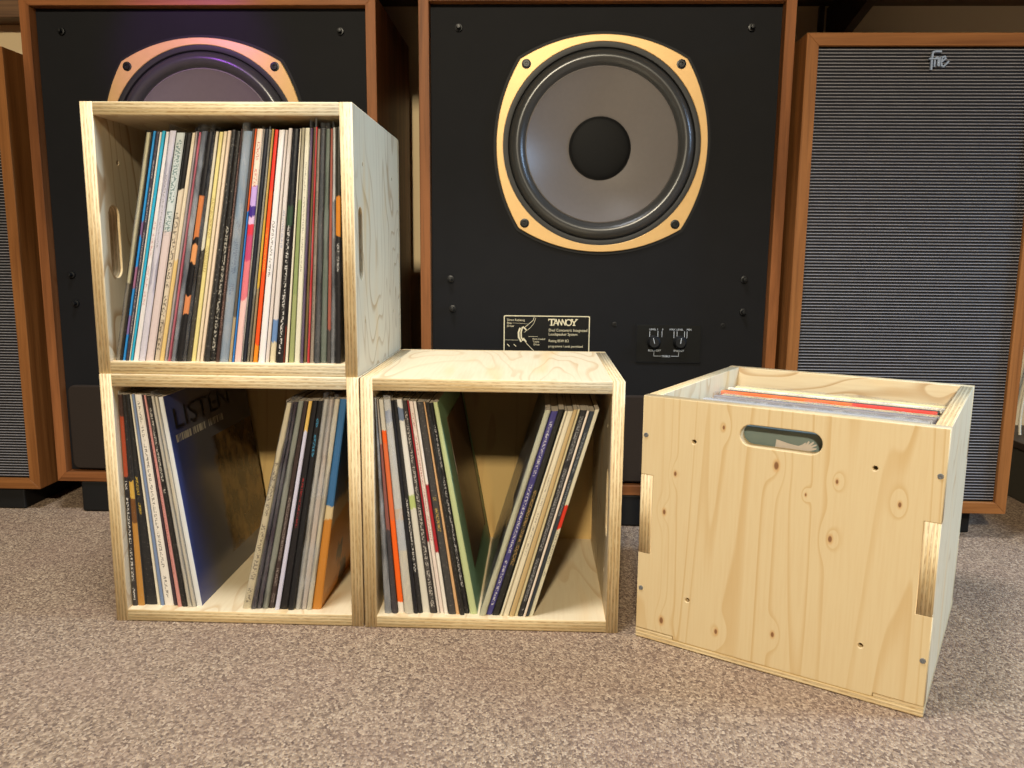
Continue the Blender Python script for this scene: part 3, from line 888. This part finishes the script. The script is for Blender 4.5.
# cover print on the blue-brown sleeve
r = LL[-1]
m, L = face_matrix(r['geo'])
me = join_meshes([(text_mesh('LISTEN', 0.044, 0.0001, sx=1.6), Matrix.Translation((0.014, L - 0.052, 0)))], 'lettering')
obj('lettering', me, plain('dark_print', (30, 28, 30), 0.4), r['o'], m)
# picture on the green sleeve
r = ML[-1]
m, L = face_matrix(r['geo'])
t = NT('dark_wood_photo')
tc = t.n('TexCoord').outputs['Object']
nz = t.noise(t.scale(tc, (30, 6, 1)), 1.5, 3.0, 0.6)
t.bsdf(t.mix(nz, lin((66, 46, 30)), lin((132, 98, 62))), 0.35, 0.4)
obj('cover_picture', plate_mesh([[(0.055, 0.05), (0.275, 0.05), (0.275, L - 0.035), (0.055, L - 0.035)]], 0.0004, 0, 'cover_picture'), t.m, r['o'], m)
bo = plate_mesh([[(0.262, 0.046), (0.279, 0.046), (0.279, L - 0.031), (0.262, L - 0.031)]], 0.0005, 0, 'picture_border')
obj('picture_border', bo, cover_mat((18, 20, 20)), r['o'], m)

# records standing in the crate that lies opening up
cR, sR = math.cos(RA), math.sin(RA)
EX, EN = Vector((cR, sR, 0)), Vector((-sR, cR, 0))
RO = Vector(RI)
tops = ['grey', 'dark grey', 'silver grey', 'white', 'grey white', 'grey', 'silver grey', 'cream', 'grey lilac', 'white', 'grey', 'pale lilac', 'grey', 'silver grey', 'cream', 'grey white', 'lilac grey',
        'grey', 'grey white', 'pale lilac', 'cream yellow', 'orange red', 'dark grey', 'cream', 'ivory', 'ivory', 'yellow', 'cream', 'brown grey']
TC = {'grey': (140, 138, 138), 'silver grey': (168, 168, 170), 'white': (226, 222, 216), 'grey white': (196, 192, 188), 'cream': (226, 212, 178), 'grey lilac': (158, 152, 156), 'pale lilac': (182, 176, 178),
      'lilac grey': (146, 141, 145), 'cream yellow': (222, 200, 146), 'orange red': (232, 86, 50), 'dark grey': (74, 70, 70), 'ivory': (232, 224, 204), 'pale yellow': (228, 208, 140), 'yellow': (224, 208, 160), 'brown grey': (120, 104, 88)}
y0, y1 = TT + 0.003, WW - TT - 0.014
n = len(tops)
th = (y1 - y0) / n
rr = random.Random(21)
for i, nm in enumerate(tops):
    a = y0 + th * i + 0.0004; b = a + th - 0.0008
    hh = 0.3160 + rr.uniform(-0.0035, 0.0025)
    ln = 0.3125 + rr.uniform(-0.002, 0.002)
    x0 = TT + 0.006 + rr.uniform(0, 0.008)
    if nm == 'cream yellow':
        hh -= 0.003
    if nm == 'orange red':
        hh = 0.3176
    bm = bmesh.new()
    # body with softly rounded top edge
    bm_box(bm, 0, ln, 0, b - a, 0, hh, 0.0012, 2)
    me = bm_mesh(bm, 'record_sleeve')
    c = TC[nm]
    mat = cover_mat(c)
    if i == 0:
        mat = cover_mat((112, 126, 122))
    if nm == 'orange red':
        t = NT('orange_to_red_card')
        tc = t.n('TexCoord').outputs['Object']
        sp_ = t.n('SeparateXYZ'); t.l(tc, sp_.inputs[0])
        nz = t.noise(tc, 30.0, 2.0)
        cc = t.mix(t.math('GREATER_THAN', sp_.outputs[0], 0.20), lin((240, 104, 52)), lin((216, 40, 50)))
        t.bsdf(t.mix(t.math('MULTIPLY', nz, 0.15), cc, lin((240, 190, 120))), 0.45)
        mat = t.m
    o = obj('record_sleeve', me, mat)
    o.matrix_world = axes(RO + EX * x0 + EN * a + Z * (BB + 0.0004), EX, EN, Z)
    desc = {0: 'grey green record sleeve with pale hand picture'}.get(i, nm + ' topped record sleeve')
    tag(o, '%s, %s from front in the upturned right crate' % (desc, ORD[i + 1]), 'record', 'records in the upturned crate')
    if i in (1, 2, 3, 4, 5, 6, 8, 9, 10, 11, 13, 15, 16, 18, 19, 23, 26):
        # loose crumpled plastic rising above the sleeve
        bm = bmesh.new()
        NX = 26
        up0 = rr.uniform(0.002, 0.006)
        A, B, Cc = [], [], []
        for k in range(NX + 1):
            xx = ln * k / NX
            zz = hh + max(0.0008, up0 + rr.uniform(-0.002, 0.002))
            A.append(bm.verts.new((xx, 0.0002, hh - 0.03)))
            B.append(bm.verts.new((xx, (b - a) * rr.uniform(0.1, 0.55), zz)))
            Cc.append(bm.verts.new((xx, (b - a) * 0.99, hh - 0.03)))
        for k in range(NX):
            bm.faces.new((A[k], A[k + 1], B[k + 1], B[k]))
            bm.faces.new((B[k], B[k + 1], Cc[k + 1], Cc[k]))
        obj('plastic_cover', bm_mesh(bm, 'plastic_cover', math.radians(40)), M_HAZY if i % 2 else M_PLASTIC, o)
    if i == 0:
        # pale arm and spread hand printed on the cover, just behind the handle slot
        X0 = 0.1745 - x0; Z0 = 0.2955
        arm = [(0, -0.012), (0.0025, 0.0085), (0.018, 0.005), (0.030, 0.0035), (0.034, 0.0055), (0.039, 0.0095), (0.0385, 0.006), (0.042, 0.0115), (0.0435, 0.0105), (0.042, 0.0065), (0.0475, 0.0115),
               (0.0488, 0.010), (0.045, 0.0055), (0.0515, 0.0085), (0.0522, 0.007), (0.046, 0.0028), (0.052, 0.0035), (0.052, 0.0018), (0.045, -0.001), (0.038, -0.004), (0.02, -0.006), (0.006, -0.010)]
        pm = plate_mesh([arm], 0.0003, 0, 'cover_picture')
        obj('cover_picture', pm, cover_mat((200, 190, 180)), o, axes(Vector((X0, -0.0004, Z0 - 0.003)), X, Z, -Y))

# ------------------------------------------------------------------ loudspeakers
def board(length, t, depth, name):
    """Mitred board: outer face length, inner face shorter by t at both ends; local X along grain, Y thickness (inwards), Z depth."""
    bm = bmesh.new()
    q = [(0, 0), (length, 0), (length - t, t), (t, t)]
    lo = [bm.verts.new((x, y, 0)) for x, y in q]
    hi = [bm.verts.new((x, y, depth)) for x, y in q]
    bm.faces.new(lo); bm.faces.new(hi)
    for i in range(4):
        bm.faces.new((lo[i], lo[(i + 1) % 4], hi[(i + 1) % 4], hi[i]))
    bmesh.ops.recalc_face_normals(bm, faces=bm.faces)
    bmesh.ops.bevel(bm, geom=[e for e in bm.edges], offset=0.0007, segments=1, affect='EDGES')
    return bm_mesh(bm, name)

def carcass(root, w, h, d, t, mat, T0):
    """Four mitred boards and a back; T0 places the cabinet's lower front left corner under root."""
    obj('bottom_panel', board(w, t, d, 'bottom_panel'), mat, root, T0 @ axes(Vector((0, 0, 0)), X, Z, -Y) @ Matrix.Translation((0, 0, -d)))
    obj('top_panel', board(w, t, d, 'top_panel'), mat, root, T0 @ axes(Vector((w, 0, h)), -X, -Z, -Y) @ Matrix.Translation((0, 0, -d)))
    obj('side_panel', board(h, t, d, 'side_panel'), mat, root, T0 @ axes(Vector((0, 0, 0)), Z, X, Y))
    obj('side_panel', board(h, t, d, 'side_panel'), mat, root, T0 @ axes(Vector((w, 0, h)), -Z, -X, Y))
    obj('back_panel', box_mesh(t, w - t, d - 0.015, d - 0.002, t, h - t, name='back_panel'), M_BLACK, root, T0)

def driver_outline(scale=1.0, side=0.2, R=0.297, corner=0.222, n=160):
    off = R - side
    pts = []
    for i in range(n):
        a = 2 * PI * i / n
        best = 9
        for k in range(4):
            b = k * PI / 2
            # circle radius R centred at -off in direction b
            cx, cy = -off * math.cos(b), -off * math.sin(b)
            dx, dy = math.cos(a), math.sin(a)
            bq = dx * cx + dy * cy
            cq = cx * cx + cy * cy - R * R
            best = min(best, bq + math.sqrt(bq * bq - cq))
        r = min(best, corner)
        pts.append((r * math.cos(a) * scale, r * math.sin(a) * scale))
    return pts

def circle(r, n=96):
    return [(r * math.cos(2 * PI * i / n), r * math.sin(2 * PI * i / n)) for i in range(n)]

ME_PLATE = plate_mesh([driver_outline(), circle(0.187)], 0.006, 0.0012, 'chassis_ring')
ME_RECESS = plate_mesh([driver_outline(1.028), circle(0.186)], 0.002, 0.0, 'recess_rim')
def roll_profile():
    p = [(0.1885, -0.001), (0.1872, -0.004), (0.170, -0.005)]
    return p
ME_GASKET = lathe_mesh([(0.189, -0.004), (0.1888, 0.0015), (0.186, 0.002), (0.178, 0.001), (0.1755, -0.003)], 96, 'gasket')
ME_SURR = lathe_mesh([(0.1705, -0.003)] + [(0.1695 - 0.0285 * k / 12, 0.0005 + 0.0105 * math.sin(PI * k / 12) ** 0.8) for k in range(13)] + [(0.139, -0.001)], 96, 'surround', math.radians(60))
ME_CONE = lathe_mesh([(0.1405, 0.0005), (0.1385, 0.0022), (0.1365, 0.0005), (0.128, -0.006), (0.105, -0.020), (0.082, -0.032), (0.060, -0.041), (0.052, -0.044)], 96, 'cone', math.radians(40))
ME_CAP = lathe_mesh([(0.0585, -0.0415), (0.0578, -0.0385)] + [(0.0562 * math.cos(a * PI / 16), -0.0385 + 0.005 * math.sin(a * PI / 16)) for a in range(0, 8)] + [(0, -0.0335)], 64, 'dust_cap', math.radians(60))
ME_BOLT = lathe_mesh([(0.0, 0.0015), (0.0028, 0.0013), (0.0032, 0.0036), (0.0056, 0.0036), (0.0062, 0.001), (0.0088, 0.0006), (0.009, -0.001)], 20, 'bolt')
ME_STUD = lathe_mesh([(0.0, 0.014), (0.0035, 0.0135), (0.0042, 0.011), (0.0042, 0.005), (0.0068, 0.0045), (0.007, 0.0)], 16, 'stud')

def rounded(x0, x1, z0, z1, r, n=5):
    return arc(x1 - r, z1 - r, r, 0, PI / 2, n) + arc(x0 + r, z1 - r, r, PI / 2, PI, n) + arc(x0 + r, z0 + r, r, PI, 1.5 * PI, n) + arc(x1 - r, z0 + r, r, 1.5 * PI, 2 * PI, n)

def studio_monitor(label, x, y, w=0.686, h=0.957, zb=0.067, printed=False):
    root = empty('floor_speaker', (x, y, 0))
    tag(root, label, 'speaker', 'big black fronted floor speakers')
    t, d = 0.0195, 0.385
    T0 = Matrix.Translation((0, 0, zb))
    carcass(root, w, h, d, t, M_TEAK, T0)
    rec = 0.020
    cx, cz = w / 2 - 0.001, zb + 0.683
    def onb(px, pz, out=0.0):        # frame on the baffle: local x right, y up, z outwards
        return axes(Vector((px, rec - out, pz)), X, Z, -Y)
    inner = rounded(t + .001, w - t - .001, zb + t + .001, zb + h - t - .001, 0.001, 2)
    hole = [(cx + 0.196 * math.cos(-a), cz + 0.196 * math.sin(-a)) for a in [2 * PI * i / 72 for i in range(72)]]
    obj('baffle', plate_mesh([inner, hole], 0.018, 0, 'baffle'), M_BAFFLE, root, axes(Vector((0, rec + 0.009, 0)), X, Z, -Y))
    dr = bpy.data.objects.new('driver', None); link(dr, root); dr.matrix_local = onb(cx, cz)
    dr.empty_display_size = 0.05
    obj('recess_rim', ME_RECESS.copy(), M_BLACK, dr, Matrix.Translation((0, 0, 0.0012)))
    obj('chassis_ring', ME_PLATE.copy(), M_GOLD, dr, Matrix.Translation((0, 0, 0.0045)))
    obj('gasket', ME_GASKET.copy(), M_GASKET, dr, Matrix.Translation((0, 0, 0.004)))
    obj('surround', ME_SURR.copy(), M_RUBBER, dr, Matrix.Translation((0, 0, 0.002)) @ Matrix.Scale(1.033, 4))
    obj('cone', ME_CONE.copy(), M_CONE, dr, Matrix.Translation((0, 0, 0.002)) @ Matrix.Scale(1.033, 4))
    obj('dust_cap', ME_CAP.copy(), M_CAP, dr, Matrix.Translation((0, 0, 0.002)) @ Matrix.Scale(1.04, 4))
    for sx in (-1, 1):
        for sz in (-1, 1):
            obj('bolt', ME_BOLT.copy(), M_DARKSTEEL, dr, Matrix.Translation((sx * 0.1445, sz * 0.1465, 0.0076)))
    for px, pz in ((-0.272, 0.895), (0.272, 0.895), (-0.289, 0.428), (0.283, 0.433), (-0.285, 0.370), (0.284, 0.370)):
        obj('stud', ME_STUD.copy(), M_DARKSTEEL, root, onb(cx + px, zb + pz))
    obj('port_pad', plate_mesh([rounded(t + .012, w - t - .012, zb + t + .006, zb + 0.202, 0.014)], 0.014, 0.003, 'port_pad'), M_FOAM, root, axes(Vector((0, rec - 0.007, 0)), X, Z, -Y))
    obj('plinth', box_mesh(0.046, w - 0.046, 0.004, d - 0.03, 0.0003, zb, 0.004, 'plinth'), M_BLACK, root)
    if not printed:
        return root
    # maker's plate
    X0, X1, ZT, ZB = -0.071 - x, 0.100 - x, 0.4255, 0.330
    nm = obj('maker_plate', plate_mesh([rounded(0, X1 - X0, ZB - ZT, 0, 0.003)], 0.0015, 0, 'maker_plate'), M_PLATE, root, onb(X0, ZT, 0.00075))
    Wp, Hp = X1 - X0, ZT - ZB
    P = 0.0008
    bord = plate_mesh([rounded(0.0005, Wp - 0.0005, -Hp + .0005, -0.0005, 0.003), rounded(0.0024, Wp - 0.0024, -Hp + .0024, -0.0024, 0.002)], 0.0004, 0, 'border')
    obj('border', bord, M_PRINT, nm, Matrix.Translation((0, 0, P)))
    # wordmark: serifed T and Y, the middle letters run together
    gx, gz, s = 0.0890, -0.0195, 0.0125
    q = lambda pts: [(gx + a * s, gz + b * s) for a, b in pts]
    marks = [(q([(0, .95), (.95, .95)]), .0021), (q([(.02, .95), (.02, .72)]), .0012), (q([(.93, .95), (.93, .72)]), .0012), (q([(.48, .9), (.48, 0)]), .0027), (q([(.25, .04), (.72, .04)]), .0014),
             (q([(.82, .02), (1.18, .95), (1.52, .04)]), .0021), (q([(1.0, .32), (1.36, .32)]), .0012),
             (q([(1.52, .04), (1.62, .95), (2.08, .06), (2.16, .95), (2.62, .06), (2.70, .95)]), .0020),
             (q([(3.18 + .43 * math.cos(a * PI / 10), .48 + .46 * math.sin(a * PI / 10)) for a in range(21)]), .0022),
             (q([(3.62, .95), (4.02, .45), (4.45, .95)]), .0023), (q([(4.02, .45), (4.02, .02)]), .0026), (q([(3.5, .97), (3.85, .97)]), .0013), (q([(4.25, .97), (4.62, .97)]), .0013), (q([(3.82, .04), (4.24, .04)]), .0014)]
    obj('wordmark', strokes_mesh(marks, 0.002, 0.0003, 'wordmark'), M_PRINT, nm, Matrix.Translation((0, 0, P)))
    lines = [('Dual Concentric Integrated', .0895, -.0315, .0078, .88), ('Loudspeaker System', .0895, -.0395, .0078, .88), ('Rating 85W 8\u03a9', .0895, -.0525, .0072, .88), ('programme / peak permitted', .0895, -.0630, .0066, .88),
             ('Direct Radiating', .0068, -.0115, .0060, .9), ('Bass', .0068, -.0175, .0060, .9), ('Driver', .0068, -.0235, .0060, .9), ('Horn Loaded', .0575, -.0485, .0052, .9), ('Treble', .0585, -.0540, .0052, .9), ('Driver', .0600, -.0595, .0052, .9)]
    obj('lettering', join_meshes([(text_mesh(a, sz, 0.0001, sx=k), Matrix.Translation((px, pz, 0))) for a, px, pz, sz, k in lines], 'lettering'), M_PRINT, nm, Matrix.Translation((0, 0, P + .0001)))
    dia = [([(.0605, -.004), (.0585, -.010), (.0480, -.019), (.0400, -.026)], .0010), ([(.0640, -.005), (.0600, -.016), (.0540, -.024), (.0450, -.031), (.0410, -.034)], .0007), ([(.0400, -.048), (.0480, -.058), (.0600, -.070)], .0010),
           ([(.0330, -.026), (.0300, -.034), (.0305, -.044), (.0350, -.052)], .0034), ([(.0375, -.024), (.0350, -.034), (.0355, -.044), (.0390, -.050)], .0026), ([(.0390, -.023), (.0450, -.029)], .0024), ([(.0400, -.046), (.0450, -.052)], .0024),
           ([(.0030, -.0495), (.0290, -.0495)], .0005), ([(.0180, -.0155), (.0470, -.0170)], .0004), ([(.0500, -.0420), (.0680, -.0420)], .0005), ([(.0080, -.058), (.0120, -.062)], .0014), ([(.0210, -.058), (.0250, -.062)], .0014)]
    obj('diagram', strokes_mesh(dia, 0.001, 0.0003, 'diagram'), M_PRINT, nm, Matrix.Translation((0, 0, P)))
    # treble controls
    cw, ch = 0.126, 0.0735
    cp = obj('control_panel', plate_mesh([rounded(0, cw, -ch, 0, 0.003)], 0.003, 0.0006, 'control_panel'), M_PLATE, root, onb(0.192 - x, 0.4095, 0.0012))
    rim = plate_mesh([rounded(-0.0014, cw + .0014, -ch - .0014, 0.0014, 0.004), rounded(0.0002, cw - .0002, -ch + .0002, -0.0002, 0.003)], 0.002, 0.0, 'panel_rim')
    obj('panel_rim', rim, M_BAFFLE, cp, Matrix.Translation((0, 0, 0.0004)))
    ticks = []
    for gx2 in (0.0255, 0.0415, 0.0495):
        ticks.append(([(gx2, -.0125), (gx2, -.0235)], .0009))
    for gx2 in (0.0730, 0.0790, 0.0935, 0.0985):
        ticks.append(([(gx2, -.0125), (gx2, -.0255)], .0009))
    ticks += [([(.0350, -.0540), (.0350, -.0615), (.0490, -.0615)], .0008), ([(.0690, -.0615), (.0835, -.0615), (.0835, -.0540)], .0008)]
    tm = [(strokes_mesh(ticks, .0009, .0002), Matrix.Identity(4))]
    for s_, px, pz, sz in (('LEVEL 1', .0245, -.0105, .0052), ('0', .0490, -.0105, .0052), ('MAX', .0640, -.0105, .0052), ('LEVEL', .0775, -.0105, .0052), ('MIN', .0975, -.0105, .0052), ('ROLL-OFF', .0235, -.0525, .0056), ('ENERGY', .0735, -.0525, .0056), ('TREBLE', .0500, -.0635, .0052)):
        tm.append((text_mesh(s_, sz, .0001), Matrix.Translation((px, pz, 0))))
    obj('lettering', join_meshes(tm, 'lettering'), M_PRINTW, cp, Matrix.Translation((0, 0, 0.0016)))
    knob = lathe_mesh([(0.0135, 0.0), (0.0135, 0.003), (0.0115, 0.005), (0.0105, 0.012), (0.009, 0.0135), (0, 0.0135)], 32, 'knob')
    for kx, an in ((0.0335, 0.25), (0.0845, -0.12)):
        k = obj('knob', knob.copy(), M_BLACK, cp, Matrix.Translation((kx, -0.0340, 0.0015)) @ Matrix.Rotation(an, 4, 'Z'))
        obj('pointer', strokes_mesh([([(0, -.001), (0, .0095)], .0011)], .001, .0003, 'pointer'), M_PRINTW, k, Matrix.Translation((0, 0, 0.0135)))
    for px in (0.1435, 0.3555):
        obj('bolt', ME_BOLT.copy(), M_DARKSTEEL, root, onb(px - x + 0.005, 0.4095, 0.0005) @ Matrix.Scale(0.55, 4))
    return root

studio_monitor('big black fronted speaker at left, half hidden behind the stacked crates', -1.0030, 1.585)
studio_monitor('big black fronted speaker at centre with whole round gold rimmed driver', -0.2325, 1.560, w=0.693, printed=True)

def ridged_cloth(w, h, pitch, n):
    """Grille cloth with n horizontal ridges; local x across, z up, ridges towards -y."""
    bm = bmesh.new()
    prof = [(0.0, 0.0), (0.25, -0.0006), (0.38, -0.0016), (0.5, -0.002), (0.62, -0.0016), (0.75, -0.0006)]
    last = None
    for k in range(n):
        for f, y in prof:
            z = (k + f) * pitch
            cur = (bm.verts.new((0, y, z)), bm.verts.new((w, y, z)))
            if last:
                bm.faces.new((last[0], last[1], cur[1], cur[0]))
            last = cur
    cur = (bm.verts.new((0, 0, n * pitch)), bm.verts.new((w, 0, n * pitch)))
    bm.faces.new((last[0], last[1], cur[1], cur[0]))
    me = bm_mesh(bm, 'grille_cloth')
    return me

def grille_speaker(label, x, y, w=0.439, h=0.884, zb=0.055, recess=0.045, badge=False):
    root = empty('slatted_speaker', (x, y, 0))
    root.name = 'grille_speaker'
    tag(root, label, 'speaker', 'teak speakers with ridged grilles')
    t, d = 0.022, 0.34
    T0 = Matrix.Translation((0, 0, zb))
    carcass(root, w, h, d, t, M_TEAK2, T0)
    n = int((h - 2 * t) / PITCH)
    pad = ((h - 2 * t) - n * PITCH) / 2
    obj('grille_backing', box_mesh(t - .0005, w - t + .0005, 0.009, 0.019, t - .0005, h - t + .0005, name='grille_backing'), M_BLACK, root, T0)
    obj('grille_cloth', ridged_cloth(w - 2 * t - 0.002, h, PITCH, n), M_GRILLE, root, T0 @ Matrix.Translation((t + 0.001, 0.0085, t + pad)))
    obj('plinth', box_mesh(0.042, w - 0.042, recess, d - 0.04, 0.0003, zb + 0.0005, 0.003, 'plinth'), M_BLACK, root)
    if badge:
        s = 0.00066
        q = lambda pts: [(a * s, b * s) for a, b in pts]
        L = [(q([(2, -40), (2, -8), (3, 4), (9, 6), (24, 6)]), .0032), (q([(-5, -13), (10, -13), (22, -13)]), .0026), (q([(10, -32), (10, -12), (16, -9), (19, -14), (18, -28), (21, -31)]), .0026),
             (q([(22, -30), (22, -10)]), .0024), (q([(26, -22), (38, -12), (36, -7), (30, -8), (27, -20), (29, -31), (34, -33), (46, -20)]), .0026)]
        obj('badge', strokes_mesh(L, .003, .004, 'badge'), M_CHROME, root, T0 @ axes(Vector((0.222, 0.0052, h - 0.0355)), X, Z, -Y))
    return root

grille_speaker('teak speaker with ridged black grille and badge at the right edge', 0.4700, 1.522, w=0.439, zb=0.055, recess=0.045, badge=True)
grille_speaker('teak speaker with ridged black grille cut off at left edge', -1.044 - 0.439, 1.588, w=0.439, zb=0.047, recess=0.010)

# ------------------------------------------------------------------ shelf above, things at the back
sh = empty('wall_shelf', (0, 2.02, 1.127))
tag(sh, 'dark brown wall shelf running above the speakers', 'shelf')
obj('shelf_board', box_mesh(-1.09, 2.6, -0.72, -0.001, 0, 0.035, 0.002, 'shelf_board'), M_SHELF, sh)
for bx in (0.665, 2.0):
    bm = bmesh.new()
    q = [(-0.002, -0.005), (-0.002, -0.115), (-0.50, -0.005)]
    lo = [bm.verts.new((bx, a, b)) for a, b in q]
    hi = [bm.verts.new((bx + 0.02, a, b)) for a, b in q]
    bm.faces.new(lo); bm.faces.new(hi)
    for i in range(3):
        bm.faces.new((lo[i], lo[(i + 1) % 3], hi[(i + 1) % 3], hi[i]))
    bm_box(bm, bx - 0.02, bx - 0.008, -0.012, -0.001, -1.0, -0.002)
    obj('bracket', bm_mesh(bm, 'bracket'), M_BRACKET, sh)

bx = empty('low_cabinet', (1.095, 1.45, 0))
tag(bx, 'low dark grey box on the carpet beyond the right speaker', 'cabinet')
obj('body', box_mesh(0.0, 0.5, 0, 0.55, 0.0003, 0.118, 0.002, 'body'), M_DARKBOX, bx)
obj('top_board', box_mesh(-0.004, 0.504, -0.004, 0.554, 0.118, 0.134, 0.002, 'top_board'), M_BRACKET, bx)
for k, (dx, lab) in enumerate(((0.0, 'white cable hanging behind right speaker, left of the pair'), (0.016, 'white cable hanging behind right speaker, right of the pair'))):
    c = obj('cable', tube_mesh([(1.178 + dx, 1.90, 0.55), (1.165 + dx, 1.90, 0.36), (1.140 + dx, 1.89, 0.24), (1.130 + dx, 1.88, 0.17), (1.129 + dx, 1.87, 0.1372)], 0.0032, 'cable'), M_CABLE)
    tag(c, lab, 'cable', 'white cables')

# ------------------------------------------------------------------ light
def aim(o, target):
    d = Vector(target) - o.location
    o.rotation_euler = d.to_track_quat('-Z', 'Y').to_euler()
def area(name, loc, target, sx, sy, energy, rgb, shape='RECTANGLE'):
    l = bpy.data.lights.new(name, 'AREA')
    l.shape = shape
    l.size = sx; l.size_y = sy
    l.energy = energy
    l.color = rgb
    o = bpy.data.objects.new(name, l)
    COL.objects.link(o)
    o.location = loc
    aim(o, target)
    return o
area('ceiling_lamp_front', (-0.25, -2.35, 2.25), (0.0, 1.3, 0.3), 0.22, 0.22, 146, (1.0, 0.88, 0.66))
area('ceiling_lamp_above', (-0.32, 0.68, 2.55), (0.0, 1.15, 0.0), 0.5, 0.5, 58, (0.92, 0.95, 1.0))
area('shop_window', (3.0, 0.95, 1.8), (-0.2, 1.2, 0.4), 0.8, 1.1, 112, (0.44, 0.67, 1.0))
pl = bpy.data.lights.new('purple_spot', 'SPOT')
pl.energy = 3.4; pl.color = (0.50, 0.10, 1.0); pl.spot_size = math.radians(62); pl.spot_blend = 0.6; pl.shadow_soft_size = 0.03
po = bpy.data.objects.new('purple_spot', pl)
COL.objects.link(po)
po.location = (-0.70, 1.31, 1.08)
aim(po, (-0.68, 1.6, 0.93))

w = bpy.data.worlds.new('World')
SC.world = w
w.use_nodes = True
bg = w.node_tree.nodes['Background']
bg.inputs[0].default_value = (1.0, 0.9, 0.78, 1)
bg.inputs[1].default_value = 0.022

# ------------------------------------------------------------------ camera
cam = bpy.data.cameras.new('Camera')
cam.sensor_fit = 'HORIZONTAL'
cam.sensor_width = 36.0
cam.lens = F_PX / 1024 * 36.0
cam.clip_start = 0.02
co = bpy.data.objects.new('Camera', cam)
COL.objects.link(co)
co.matrix_world = axes(Vector((0, 0, CAM_H)), CR, CU, -CF)
SC.camera = co

SC.view_settings.view_transform = 'Standard'
SC.view_settings.look = 'None'
SC.view_settings.gamma = 1.0
SC.view_settings.exposure = 0.06
SC.view_settings.use_curve_mapping = False
